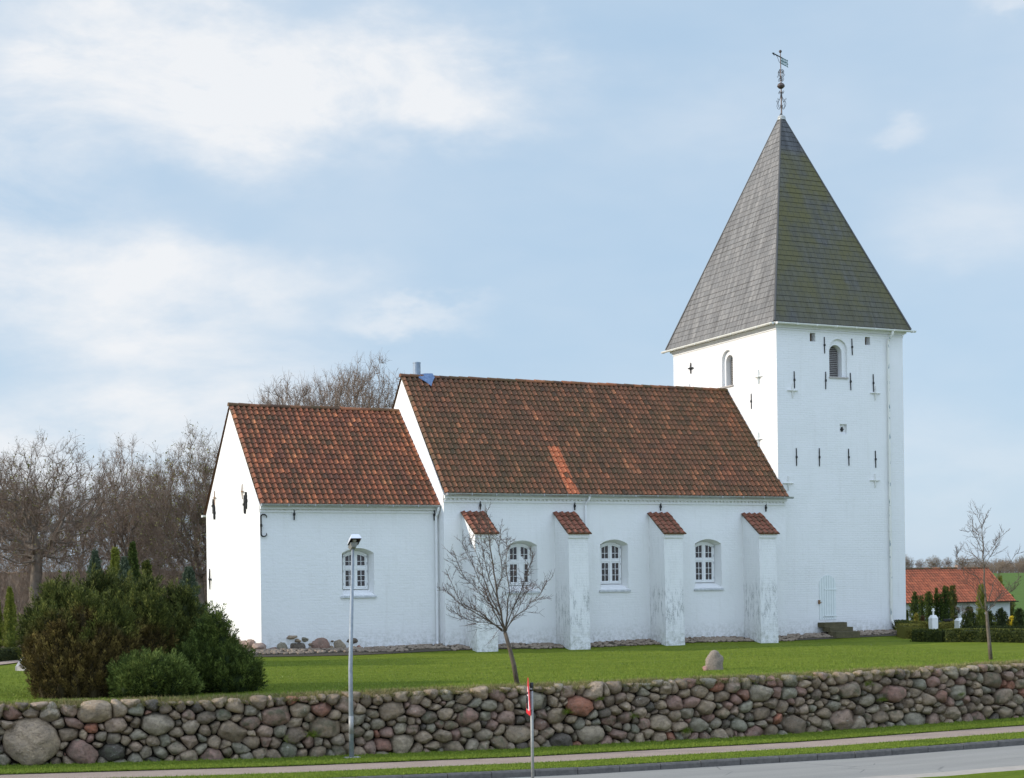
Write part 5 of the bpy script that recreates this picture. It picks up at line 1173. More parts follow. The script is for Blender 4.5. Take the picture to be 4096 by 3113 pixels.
young_tree([(1272, 1545), (1258, 1400), (1242, 1230), (1232, 1110)],
    [([(1232, 1115), (1215, 900), (1208, 680), (1200, 480), (1190, 350), (1245, 215)], .0, .030), ([(1232, 1110), (1180, 1040), (1120, 900), (1050, 850), (1020, 700)], .4, .015), ([(1222, 980), (1150, 800), (1060, 760), (960, 630), (985, 560)], -.3, .014),
     ([(1228, 1100), (1150, 1075), (1060, 1095), (990, 1150)], .3, .009), ([(1236, 1115), (1300, 1050), (1360, 960), (1440, 900), (1530, 800)], .3, .016), ([(1235, 1100), (1285, 900), (1330, 780), (1430, 680), (1520, 580)], -.4, .014),
     ([(1210, 650), (1270, 560), (1330, 470), (1400, 400)], .4, .011), ([(1203, 600), (1150, 480), (1090, 390), (1060, 400)], -.3, .011), ([(1200, 500), (1130, 380), (1100, 300)], .3, .009), ([(1212, 720), (1280, 600), (1330, 500)], -.4, .010),
     ([(1240, 1095), (1330, 1000), (1420, 955), (1500, 900)], -.3, .010), ([(1210, 700), (1130, 620), (1050, 570)], .5, .009), ([(1192, 360), (1150, 260), (1160, 215)], .1, .008)],
    'slim upright young bare tree at the right end of the lawn', 9, 37.0, c8, .062, side=13, slen=(.22, .5), mat='bark_lichen')

# ------------------------------------------------------------------ evergreens
def sprays(bases, axes, L, R, per, leaf, lw, tone, mat, name, parent=None, cores=None, droop=0.0):
    """many leaf faces set round short upright shoots; cores = solid inner ellipsoids that close the middle"""
    n = len(bases); N = n * per; t = rng.random(N); pid = np.repeat(np.arange(n), per); ax = axes[pid]
    rad = rng.normal(size=(N, 3)); rad -= ax * (rad * ax).sum(1, keepdims=True); rad /= np.linalg.norm(rad, axis=1, keepdims=True) + 1e-9
    Lp = L[pid]; root = bases[pid] + ax * (t * Lp)[:, None] + rad * (R[pid] * (1 - t * .85) * rng.random(N) ** .5)[:, None]
    ld = ax * 1.0 + rad * .6 + np.array([0, 0, -droop]); ld /= np.linalg.norm(ld, axis=1, keepdims=True); ll = leaf * rng.uniform(.6, 1.3, N)
    wv = np.cross(ld, rng.normal(size=(N, 3))); wv /= np.linalg.norm(wv, axis=1, keepdims=True) + 1e-9; w_ = wv * (lw * rng.uniform(.6, 1.2, N))[:, None]
    m_ = root + ld * (ll * .5)[:, None]; v = np.stack([root, m_ + w_, root + ld * ll[:, None], m_ - w_], 1).reshape(-1, 3); f = (np.arange(N) * 4)[:, None] + np.arange(4)[None]
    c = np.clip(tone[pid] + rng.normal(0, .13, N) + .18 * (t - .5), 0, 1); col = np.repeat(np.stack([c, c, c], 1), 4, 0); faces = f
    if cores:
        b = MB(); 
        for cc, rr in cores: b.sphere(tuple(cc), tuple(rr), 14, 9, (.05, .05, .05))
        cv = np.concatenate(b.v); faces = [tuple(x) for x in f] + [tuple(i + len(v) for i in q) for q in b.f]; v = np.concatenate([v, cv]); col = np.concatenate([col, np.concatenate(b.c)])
    return link(name, mesh_arrays(name, v, faces, col), mat, parent)
def knobby(lumps, k, size, seed, tall=(1.3, 1.9)):
    g = np.random.default_rng(seed); out = list(lumps)
    for c, r in lumps:
        for _ in range(k):
            u = g.normal(size=3); u[2] = abs(u[2]) * .8 - .25; u /= np.linalg.norm(u); q = np.array(c) + np.array(r) * u * .96; s_ = size * g.uniform(.7, 1.25); out.append((tuple(q), (s_, s_, s_ * g.uniform(*tall))))
    return out
def bush(name, label, cat, lumps, mat, dens=60, L=.26, R=.07, per=34, leaf=.055, lw=.012, upb=.9, droop=0, rough=.10, group=None, seed=0, base=None, tonef=None, knobs=0, ksize=.28, tall=(1.3, 1.9)):
    if knobs: big = lumps; lumps = knobby(lumps, knobs, ksize, seed, tall); lumps = [(c, tuple(np.array(r) * .90)) for c, r in big] + lumps[len(big):]
    B, A_, Tn = [], [], []; g = np.random.default_rng(seed + 100)
    for i, (c, r) in enumerate(lumps):
        c = np.array(c, float); r = np.array(r, float); area = 4 * math.pi * ((r[0] * r[1]) ** 1.6 / 3 + (r[0] * r[2]) ** 1.6 / 3 + (r[1] * r[2]) ** 1.6 / 3) ** (1 / 1.6); n = int(area * dens)
        u = g.normal(size=(n, 3)); u /= np.linalg.norm(u, axis=1, keepdims=True); u = u[u[:, 2] > -.75]
        nz = np.array([mnoise.fractal(Vector(q * 2.2) + Vector((seed * 7 + i, 0, 0)), 1, 2, 3) for q in u]); p = c + r * u * (g.uniform(.80, .98, len(u)) + rough * nz)[:, None]
        keep = np.ones(len(p), bool)
        for j, (c2, r2) in enumerate(lumps):
            if j != i: keep &= (((p - c2) / r2) ** 2).sum(1) > .72
        p, u, nz = p[keep], u[keep], nz[keep]; nn = u / r; nn /= np.linalg.norm(nn, axis=1, keepdims=True)
        ax = nn * .55 + np.array([0, 0, upb]) + g.normal(0, .16, (len(p), 3)); ax /= np.linalg.norm(ax, axis=1, keepdims=True); B.append(p); A_.append(ax); Tn.append(np.clip(.46 + .40 * nz + g.normal(0, .17, len(p)), 0, 1))
    B, A_, Tn = np.concatenate(B), np.concatenate(A_), np.concatenate(Tn); n = len(B)
    k = B[:, 2] > base[2] - .02 if base is not None else np.ones(n, bool); B, A_, Tn = B[k], A_[k], Tn[k]; n = len(B)
    if tonef is not None: Tn = np.clip(tonef(B, Tn), 0, 1)
    o = empty(name, tuple(base if base is not None else (lumps[0][0][0], lumps[0][0][1], lumps[0][0][2] - lumps[0][1][2])), label, cat, group)
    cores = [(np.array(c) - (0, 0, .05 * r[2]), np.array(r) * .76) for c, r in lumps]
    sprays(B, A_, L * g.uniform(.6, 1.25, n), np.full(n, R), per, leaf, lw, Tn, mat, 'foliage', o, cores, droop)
    st = MB(); bz = float(base[2]) if base is not None else lumps[0][0][2] - lumps[0][1][2]; st.tube([(lumps[0][0][0], lumps[0][0][1], bz - .1), (lumps[0][0][0], lumps[0][0][1], lumps[0][0][2])], [.06, .03], 7); st.build('stem', 'bark_grey', o)
    return o
def Pt(px, py, Y): return tuple(at(px, py, Y=Y))
def gb_(px, Y): p = at(px, 2600, Y=Y); return (p.x, Y, float(H(p.x, Y)))
bush('yew_bush', 'big rounded yew bush with bronze brown foliage, leftmost on the wall edge', 'bush', [(Pt(330, 2650, 37.1), (.84, .75, .92)), (Pt(215, 2650, 37.2), (.42, .6, .86)), (Pt(440, 2640, 37.1), (.42, .6, .92)), (Pt(560, 2600, 37.8), (.6, .5, .9)), (Pt(320, 2755, 36.95), (.88, .66, .48)), (Pt(470, 2750, 37.2), (.5, .5, .5))], 'yew_bronze', 84, .34, .065, 52, .085, .009, base=gb_(320, 37.0), seed=1, rough=.2, knobs=44, ksize=.13, tall=(2.2, 4.0))
bush('yew_bush', 'tall spreading dark green yew behind the bronze bush', 'bush', [(Pt(340, 2580, 38.8), (.95, .9, 1.15)), (Pt(500, 2590, 39.0), (1.15, 1.0, 1.25)), (Pt(690, 2640, 38.9), (.92, .9, 1.08)), (Pt(205, 2600, 38.9), (.46, .6, .75)), (Pt(600, 2690, 38.2), (.80, .6, .80))], 'yew_green', 76, .42, .07, 54, .09, .0095, base=gb_(500, 38.9), seed=2, rough=.25, knobs=62, ksize=.13, tall=(2.6, 4.8))
bush('thuja_bush', 'low bright green feathery thuja at the foot of the dark yew', 'bush', [(Pt(615, 2725, 35.95), (.72, .50, .50)), (Pt(690, 2760, 35.9), (.45, .4, .36)), (Pt(540, 2755, 35.9), (.42, .4, .40))], 'thuja_dark', 105, .28, .09, 44, .085, .009, .75, .15, base=gb_(615, 35.95), seed=3, rough=.3, knobs=26, ksize=.10, tall=(1.2, 2.2), tonef=lambda B, T: T + .34)
bush('juniper_bush', 'cone shaped dark green juniper bush, rightmost of the wall edge bushes', 'bush', [(Pt(865, 2700, 37.0), (.72, .65, .70)), (Pt(940, 2740, 36.8), (.50, .5, .50)), (Pt(800, 2720, 36.9), (.50, .5, .55)), (Pt(855, 2600, 37.1), (.34, .34, .62))], 'thuja_dark', 105, .28, .075, 44, .08, .009, .8, .1, base=gb_(865, 37.0), seed=4, rough=.3, knobs=26, ksize=.11, tall=(1.4, 2.6), tonef=lambda B, T: T + .12)

def conifer(name, label, px, wpx, ytop, ybase, mat, cat='conifer', shape='column', Y=None, group=None, seed=0, dens=1.0):
    if Y is None: p = ground_hit(px, ybase)
    else: x = at(px, ybase, Y=Y).x; p = Vector((x, Y, float(H(x, Y))))
    dep = p.x * fw.x + p.y * fw.y; w = wpx * dep / PX_F / 2; top = at(px, ytop, Y=p.y).z; h = top - p.z; g = np.random.default_rng(seed + 500)
    prof = {'column': lambda t: np.minimum(1, (t + .04) * 9) ** .5 * np.sqrt(np.clip(1 - t ** 5, 0, 1)) * (1 - .25 * t), 'cone': lambda t: np.minimum(1, (t + .03) * 8) ** .5 * (1 - t) ** .75, 'dome': lambda t: np.sqrt(np.clip(1 - (np.clip(t, 0, 1) * 1.02 - .1) ** 2 * .98, .0, 1)) * np.sqrt(np.clip(1 - t ** 3, 0, 1)), 'spire': lambda t: np.minimum(1, (t + .04) * 6) ** .5 * (1 - t) ** .6 * (1 - .2 * np.sin(t * 30))}[shape]
    px1 = dep / PX_F * 4; leaf = max(.05, px1 * 1.2); n = int(min(1400, max(130, 2 * math.pi * w * h / (leaf * leaf * 2.4) * dens)))
    t = g.random(n) ** .9; a = g.uniform(0, 2 * math.pi, n); ridge = 1 + .16 * np.sin(a * 5 + seed) + .10 * g.normal(size=n) + .16 * np.sin(t * 23 + a * 2 + seed)
    r = w * prof(t) * ridge * g.uniform(.78, 1, n); B = np.stack([p.x + r * np.cos(a), p.y + r * np.sin(a), p.z + t * h * .95], 1)
    ax = np.stack([np.cos(a) * .35, np.sin(a) * .35, np.full(n, 1.0)], 1) + g.normal(0, .13, (n, 3)); ax /= np.linalg.norm(ax, axis=1, keepdims=True)
    o = empty(name, tuple(p), label, cat, group); tone = np.clip(.50 + .2 * np.sin(a * 5 + seed) + g.normal(0, .13, n), 0, 1)
    b = MB(); k = 9; vs = []
    for i in range(k + 1):
        tt = i / k; rr = float(prof(np.array([tt]))[0]) * w * .72
        for j in range(10): q = 2 * math.pi * j / 10; vs.append((p.x + rr * math.cos(q), p.y + rr * math.sin(q), p.z + tt * h * .93 - .02))
    fo = sprays(B, ax, leaf * g.uniform(1.6, 3.0, n), np.full(n, leaf * .8), 16, leaf, leaf * .24, tone, mat, 'foliage', o)
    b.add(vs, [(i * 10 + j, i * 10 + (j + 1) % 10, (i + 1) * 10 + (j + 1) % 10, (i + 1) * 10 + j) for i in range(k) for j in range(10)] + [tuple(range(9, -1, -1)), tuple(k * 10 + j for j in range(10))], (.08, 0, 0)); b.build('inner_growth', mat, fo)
    MB().tube([(p.x, p.y, p.z - .1), (p.x, p.y, p.z + h * .6)], [.05, .02], 6).build('stem', 'bark_grey', o); return o
GL = 'conifers behind the bushes left of the church'
for i, a in enumerate([
    ('yellow green columnar thuja near the left edge of the picture, beside the low hedge', 42, 70, 2345, 2597, 'thuja_gold', 'cone', None),
    ('thuja column cut by the left edge of the picture', -12, 60, 2370, 2597, 'thuja_gold', 'cone', None),
    ('dark bluish conifer tip standing alone above the yew, left of the golden one', 385, 150, 2190, 2600, 'blue_conifer', 'cone', 51),
    ('golden green thuja with a broad tip rising above the yew', 465, 95, 2182, 2600, 'thuja_gold', 'spire', 50.5),
    ('pale silvery green conifer in front of the golden thuja', 502, 170, 2222, 2600, 'blue_conifer', 'cone', 49),
    ('slim green conifer tip right behind the golden thuja', 536, 120, 2158, 2600, 'thuja_dark', 'cone', 51.5),
    ('dark green rounded conifer right of the silvery one above the yew', 590, 120, 2235, 2600, 'yew_green', 'spire', 49.5),
    ('grey green slender conifer beside the chancel gable', 760, 150, 2262, 2640, 'blue_conifer', 'spire', 48),
    ('dark low evergreen between the yew and the chancel gable', 806, 60, 2420, 2640, 'yew_green', 'column', 50)]):
    conifer('conifer', a[0], *a[1:5], a[5], shape=a[6], Y=a[7], group=GL, seed=i)
q5 = lambda u, v: (3550 + u / 3.733, 2200 + v / 3.733)
GR = 'conifers in the graveyard right of the tower'
for i, (u0, u1, vt, vb, mat, shp, lb, nm) in enumerate([
    (355, 475, 645, 1135, 'thuja_dark', 'column', 'dark yew column nearest the tower', 'yew_column'), (478, 552, 695, 1150, 'thuja_dark', 'column', 'narrow dark yew column, second from the tower', 'yew_column'), (550, 688, 640, 1120, 'thuja_dark', 'column', 'broad dark yew column, third from the tower', 'yew_column'),
    (690, 785, 575, 1115, 'thuja_dark', 'cone', 'pointed yew behind the white cross monument', 'yew_column'), (770, 840, 655, 1115, 'thuja_dark', 'column', 'narrow yew squeezed between the pointed and the widest yew', 'yew_column'), (825, 930, 540, 1112, 'thuja_dark', 'column', 'left half of the tallest yew pair before the red roof', 'yew_column'), (915, 1038, 535, 1105, 'yew_green', 'column', 'right and darker half of the tallest yew pair before the red roof', 'yew_column'),
    (1345, 1475, 520, 1150, 'thuja_gold', 'column', 'olive green thuja column behind the young tree stem', 'thuja_column'), (1600, 1770, 395, 1020, 'thuja_gold', 'cone', 'tall pointed olive thuja before the right end of the house', 'thuja_column'), (1690, 1815, 590, 1030, 'thuja_dark', 'column', 'dark thuja leaning on the tall pointed one', 'thuja_column'), (1790, 1893, 690, 1040, 'yew_green', 'column', 'dark thuja in front of the right roof corner', 'thuja_column'),
    (1110, 1345, 870, 1245, 'yew_green', 'dome', 'broad dark clipped yew right of the white niche monument', 'yew_bush'), (1340, 1470, 900, 1180, 'thuja_gold', 'dome', 'lighter green bush right of the broad clipped yew', 'yew_bush'), (1470, 1600, 930, 1250, 'yew_green', 'dome', 'dark bush right behind the young tree stem', 'yew_bush'), (1590, 1815, 890, 1245, 'hedge_green', 'dome', 'clipped olive green bush right of the young tree', 'yew_bush'),
    (1890, 2060, 890, 1180, 'hedge_green', 'dome', 'green bush cut by the right edge of the picture', 'yew_bush'), (1880, 1935, 1090, 1260, 'yew_green', 'column', 'little dark yew cone below the yellow shrub', 'yew_bush'), (1690, 1760, 1000, 1200, 'thuja_gold', 'dome', 'small olive bush behind the clipped one', 'yew_bush')]):
    a, b = q5((u0 + u1) / 2, vt), q5(0, vb); conifer(nm, lb, a[0], (u1 - u0) / 3.733, a[1], b[1] + 2, mat, 'conifer' if 'column' in nm else 'bush', shp, group=GR, seed=20 + i)
for i, (u0, u1, vt, vb, mat, shp, lb) in enumerate([(412, 452, 975, 1175, 'hedge_gold', 'cone', 'small golden cone shrub in front of the first yew column'), (500, 548, 1015, 1195, 'rust_shrub', 'cone', 'small russet shrub left of the white cross monument'), (276, 300, 930, 1160, 'yew_green', 'column', 'dark shrub touching the tower edge'), (1815, 1890, 1030, 1135, 'forsythia', 'dome', 'bright yellow flowering forsythia near the right edge'), (915, 1000, 1085, 1165, 'hedge_gold', 'dome', 'small golden shrub under the black garden arch'), (745, 815, 1110, 1175, 'blue_conifer', 'dome', 'pale grey shrub right of the white cross monument')]):
    if mat == 'rust_shrub' and mat not in M: foliage_material('rust_shrub', [(0., (.06, .035, .015)), (1., (.20, .11, .05))])
    a, b = q5((u0 + u1) / 2, vt), q5(0, vb); conifer('shrub', lb, a[0], (u1 - u0) / 3.733, a[1], b[1] + 2, mat, 'shrub', shp, seed=60 + i)

# clipped hedges
def hedge(pa, pb, thick, height, mat, label, seed=0, name='hedge'):
    pa, pb = Vector(pa), Vector(pb); d = pb - pa; d.z = 0; L = d.length; d.normalize(); sd = Vector((-d.y, d.x, 0)); g = np.random.default_rng(seed); n = int((L * (thick + 2 * height)) * 260); n = min(n, 9000)
    u = g.uniform(0, L, n); w_ = g.random(n) * (thick + 2 * height); zt_ = np.where(w_ < height, w_, np.where(w_ < height + thick, height, 2 * height + thick - w_)); of = np.where(w_ < height, 0, np.where(w_ < height + thick, w_ - height, thick)) - thick / 2
    x = pa.x + d.x * u - sd.x * -of * 1; y = pa.y + d.y * u + sd.y * of; x = pa.x + d.x * u + sd.x * of; z = H(x, y) + zt_ * .96
    nr = np.stack([sd.x * np.sign(of) * (zt_ < height - 1e-6), sd.y * np.sign(of) * (zt_ < height - 1e-6), (zt_ >= height - 1e-6) * 1.0 + .25], 1) + g.normal(0, .3, (n, 3)); nr /= np.linalg.norm(nr, axis=1, keepdims=True)
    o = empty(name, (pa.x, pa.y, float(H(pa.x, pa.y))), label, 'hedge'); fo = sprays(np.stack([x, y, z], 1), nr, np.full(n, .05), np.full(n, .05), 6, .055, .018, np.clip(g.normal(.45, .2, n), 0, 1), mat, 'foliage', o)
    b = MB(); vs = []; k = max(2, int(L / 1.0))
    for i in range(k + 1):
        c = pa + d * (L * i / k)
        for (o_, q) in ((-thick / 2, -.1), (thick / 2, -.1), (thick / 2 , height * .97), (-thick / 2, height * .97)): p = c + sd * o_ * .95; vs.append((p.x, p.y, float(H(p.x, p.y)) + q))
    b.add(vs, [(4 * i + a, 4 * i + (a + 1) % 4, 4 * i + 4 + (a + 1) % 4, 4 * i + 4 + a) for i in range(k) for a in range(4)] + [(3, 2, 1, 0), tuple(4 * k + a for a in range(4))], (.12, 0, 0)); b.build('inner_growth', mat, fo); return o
h1 = ground_hit(*q5(505, 1370)); h2 = ground_hit(*q5(955, 1375)); h3 = ground_hit(*q5(965, 1378)); h4 = ground_hit(*q5(2300, 1392))
hedge(h1 + Vector((0, .3, 0)), h2 + Vector((0, .3, 0)), .6, .42, 'yew_green', 'low dark clipped hedge beside the tower, left piece', 1)
hedge(h3 + Vector((0, .3, 0)), h4 + Vector((0, .3, 0)), .6, .44, 'yew_green', 'long low dark clipped hedge running to the right picture edge', 2)
a = ground_hit(*q5(505, 1340)) ; hedge(a + Vector((.2, .6, 0)), a + Vector((1.6, 4.5, 0)), .5, .45, 'yew_green', 'dark hedge running back from the corner of the low hedge', 3)
a = ground_hit(*q5(200, 1320)); b = ground_hit(*q5(500, 1318)); hedge(a, b, .6, .50, 'hedge_gold', 'yellow green clipped hedge against the tower corner', 4)
a = ground_hit(*q5(290, 1196)); b = ground_hit(*q5(1020, 1194)); hedge(a, b, .6, .34, 'hedge_gold', 'golden hedge row in front of the yew columns', 5)
a = ground_hit(*q5(1150, 1250)); b = ground_hit(*q5(2200, 1262)); hedge(a, b, .7, .30, 'hedge_green', 'green hedge row behind the long dark hedge', 6)
a = ground_hit(-80, 2653); b = ground_hit(140, 2640); hedge(a, b, .5, .40, 'hedge_green', 'low hedge at the left edge in front of the thujas', 7)
# path and grave kerb on the left lawn
def strip(name, pa, pb, w, mat, dz=.012):
    pa, pb = Vector(pa), Vector(pb); d = (pb - pa); d.z = 0; L = d.length; d.normalize(); sd = Vector((-d.y, d.x, 0)); n = 20; v = []
    for i in range(n + 1):
        for s_ in (-1, 0, 1): p = pa + d * (L * i / n) + sd * (w / 2 * s_); v.append((p.x, p.y, float(H(p.x, p.y)) + dz + (.0 if s_ else .01)))
    f = [(3 * i + k, 3 * i + k + 1, 3 * i + 4 + k, 3 * i + 3 + k) for i in range(n) for k in (0, 1)]; return struct(link(name, mesh_arrays(name, v, f), mat))
strip('churchyard_path', ground_hit(-100, 2668), ground_hit(190, 2634), .75, 'gravel_path', .03)
gp = [ground_hit(70, 2684), ground_hit(175, 2684), ground_hit(190, 2640), ground_hit(95, 2640)]
gk = MB()
for i in range(4):
    a, b = gp[i], gp[(i + 1) % 4]; d = (b - a); L = d.length; d.normalize(); gk.obox((a + b) / 2 + Vector((0, 0, .04)), d * (L / 2 + .04), Vector((-d.y, d.x, 0)) * .05, Vector((0, 0, .10)))
tag(gk.build('grave_kerb', 'concrete_pale'), 'weathered stone kerb frame of a grave left of the bronze yew', 'grave kerb')
c_ = sum(gp, Vector()) / 4; struct(link('grave_gravel', mesh_arrays('grave_gravel', [tuple(p + Vector((0, 0, .035))) for p in gp], [(0, 1, 2, 3)]), 'gravel_path'))

# ------------------------------------------------------------------ memorial stone on the lawn
mp = ground_hit(2858, 2680); dep = mp.x * fw.x + mp.y * fw.y; k = dep / PX_F
def memorial():
    prof = [(-33, 0), (-35, 30), (-34, 45), (-28, 55), (-20, 68), (-8, 83), (6, 85), (16, 80), (24, 66), (32, 58), (35, 42), (33, 20), (36, 0)]; n = len(prof); rows = []
    for (off, sc__) in ((-.17, .80), (-.12, .95), (0, 1.0), (.12, .97), (.18, .82)):
        rows.append([(p[0] * k * sc__ + mnoise.noise(Vector((i * 1.3, off * 9, 0))) * .012, off + mnoise.noise(Vector((i, off * 5, 4))) * .02, p[1] * k * (.5 + .5 * sc__)) for i, p in enumerate(prof)])
    b = MB(); v = []
    for r in rows:
        for (a, o_, z) in r: q = mp + rt * a + fw * o_; v.append((q.x, q.y, mp.z + z - .04))
    m_ = len(rows); F = [(j * n + i, j * n + i + 1, (j + 1) * n + i + 1, (j + 1) * n + i) for j in range(m_ - 1) for i in range(n - 1)] + [tuple(range(n - 1, -1, -1)), tuple((m_ - 1) * n + i for i in range(n))]
    me = mesh_arrays('memorial_stone', v, F); bm = bmesh.new(); bm.from_mesh(me); bmesh.ops.recalc_face_normals(bm, faces=bm.faces); bmesh.ops.triangulate(bm, faces=[f for f in bm.faces if len(f.verts) > 4]); bmesh.ops.subdivide_edges(bm, edges=bm.edges, cuts=1, smooth=.6, use_grid_fill=True)
    for w_ in bm.verts: w_.co += (w_.co - Vector((mp.x, mp.y, mp.z + .25))).normalized() * (.035 * mnoise.noise(w_.co * 4.5) + .016 * mnoise.noise(w_.co * 14))
    bm.to_mesh(me); bm.free(); me.polygons.foreach_set('use_smooth', np.ones(len(me.polygons), bool)); return tag(link('memorial_stone', me, 'memorial_granite'), 'upright rough granite memorial stone standing alone on the lawn', 'memorial stone')
memorial()
q = ground_hit(2823, 2683); tag(place_stone('field_stone', (q.x, q.y, q.z + .05), (.085, .08, .085), 91, 'pink_stone'), 'small pinkish stone leaning at the left foot of the memorial stone', 'stone')

# ------------------------------------------------------------------ street lamp
lp = Vector((11.304, 33.72, float(zb(7.45)) + .01)); ltop = at(1411, 2197, Y=33.72)
lamp = empty('street_lamp', tuple(lp), 'tall galvanised street lamp with a small white box head before the boulder wall', 'street lamp')
MB().tube([lp, lp + Vector((0, 0, 2.0)), (ltop.x, ltop.y, ltop.z)], [.056, .049, .034], 14).build('pole', 'galvanised', lamp, smooth=True)
MB().tube([lp + Vector((0, 0, .55)), lp + Vector((0, 0, .95))], .0575, 14).build('service_door', 'post_grey', lamp, smooth=True)
MB().box((lp.x - .16, lp.y - .09, lp.z - .03), (lp.x + .18, lp.y + .09, lp.z + .03)).build('foot_plate', 'concrete_pale', lamp)
ha = (Vector((-.12, -1, 0))).normalized(); hb = Vector((-ha.y, ha.x, 0)); til = math.radians(20); hu = (Vector((0, 0, 1)) * math.cos(til) - ha * math.sin(til)); hf = ha * math.cos(til) + Vector((0, 0, 1)) * math.sin(til)
hc = ltop + hf * .20 + Vector((0, 0, .09))
def frus(c, f0, f1, s0, s1, z0, z1, g0=0, g1=0):
    vs = [c + hf * (i * f0 + g0) + hb * (j * s0) + hu * z0 for i, j in ((-1, -1), (1, -1), (1, 1), (-1, 1))] + [c + hf * (i * f1 + g1) + hb * (j * s1) + hu * z1 for i, j in ((-1, -1), (1, -1), (1, 1), (-1, 1))]
    return vs, [(0, 3, 2, 1), (4, 5, 6, 7), (0, 1, 5, 4), (1, 2, 6, 5), (2, 3, 7, 6), (3, 0, 4, 7)]
hd = MB(); v, f = frus(hc, .22, .16, .125, .085, .0, .12); hd.add(v, f[1:]); v2, f2 = frus(hc, .22, .20, .125, .11, .0, .05); hd.add(v2[:4] + [a - hu * 0 for a in v2[4:]], [(0, 1, 5, 4), (1, 2, 6, 5), (2, 3, 7, 6), (3, 0, 4, 7)]); hdo = hd.build('lamp_head', 'lamp_white', lamp)
rf = MB(); v, f = frus(hc, .20, .13, .108, .06, .002, .06); rf.add(v, [f[1], f[2], f[3], f[4], f[5]]); rf.build('reflector', 'bronze_dark', hdo)
MB().sphere(tuple(hc + hu * .03 + hf * .02), (.05, .05, .045), 12, 8).build('bulb', 'lamp_glass', hdo, smooth=True)
nk = MB(); v, f = frus(ltop + hf * .05 + Vector((0, 0, .045)), .10, .16, .05, .09, -.05, .035); nk.add(v, f); nk.build('bracket', 'post_grey', lamp)

# ------------------------------------------------------------------ warning sign, nearly edge-on
def warning_sign():
    dS = 30.0; base = Vector((0, 0, CAM_Z)) + ray(2126, 2734) * (dS / PX_F); topz = base.z; x, y = base.x, base.y; s, t = st_(x, y); gz = float(zb(s)) - .10
    root = empty('warning_sign', (x, y, gz), 'red and white triangular warning sign with walking figures, seen nearly edge-on on a grey post', 'road sign')
    kx = dS / PX_F; pole_bot = Vector((0, 0, CAM_Z)) + ray(2124, 3113) * (dS / PX_F)
    MB().tube([(x, y, gz), (x, y, topz)], .030, 14).build('post', 'post_grey', root, smooth=True); MB().tube([(x, y, topz - .14), (x, y, topz + .015)], .033, 14).build('post_cap', 'black_plain', root, smooth=True)
    # the face looks left along the road; a = horizontal axis of the plate, n = its facing
    al = math.radians(5.5); vdir = (Vector((x, y, 0))).normalized(); side = Vector((vdir.y, -vdir.x, 0)); a = vdir * math.cos(al) - side * math.sin(al); n = -side * math.cos(al) + vdir * -math.sin(al) * -1
    n = Vector((0, 0, 1)).cross(a) * 1.0
    if n.dot(-side) < 0: n = -n
    W2, Hh = .40, .70; cz = topz - .62 + .10; c = Vector((x, y, cz)) + n * .045; c = c - side * .015
    lean = Vector((0, 0, 1)) - side * .0
    def tri(w2, z0, h, d0, d1, mat, nm, par, trunc=.035):
        pr = [(-w2, z0 + trunc), (-w2 + trunc * .6, z0), (w2 - trunc * .6, z0), (w2, z0 + trunc), (trunc * .45, z0 + h), (-trunc * .45, z0 + h)]; b = MB(); m_ = len(pr)
        b.add([c + a * u + Vector((0, 0, z)) + n * d0 for u, z in pr] + [c + a * u + Vector((0, 0, z)) + n * d1 for u, z in pr], [tuple(range(m_)), tuple(range(2 * m_ - 1, m_ - 1, -1))] + [(i, i + m_, (i + 1) % m_ + m_, (i + 1) % m_) for i in range(m_)]); return b.build(nm, mat, par)
    pl = tri(W2, -.07, Hh, 0, .012, 'sign_red', 'plate', root); tri(W2 * .66, .015, Hh * .64, .0125, .0155, 'sign_white', 'sign_face', pl, .02)
    fig = []
    for (u0, sc__) in ((-.06, 1.0), (.09, .80)):
        b = MB(); o_ = c + a * u0 + n * .020 + Vector((0, 0, .035)); A_ = lambda u, z: o_ + a * (u * sc__) + Vector((0, 0, z * sc__))
        b.tube([A_(0, .13), A_(.005, .25)], .026 * sc__, 6); b.sphere(tuple(A_(.008, .305)), .026 * sc__, 8, 6); b.tube([A_(0, .14), A_(.04, .07), A_(.06, 0)], .014 * sc__, 5); b.tube([A_(0, .14), A_(-.03, .07), A_(-.06, .0)], .014 * sc__, 5); b.tube([A_(0, .24), A_(.06, .16)], .011 * sc__, 5); b.tube([A_(0, .24), A_(-.055, .17)], .011 * sc__, 5)
        b.build('pictogram_figure', 'black_plain', pl)
    for z in (.03, .42): MB().obox(Vector((x, y, cz + z)) + n * .02, a * .05, n * .03, Vector((0, 0, .015))).build('clamp', 'post_grey', root)
warning_sign()

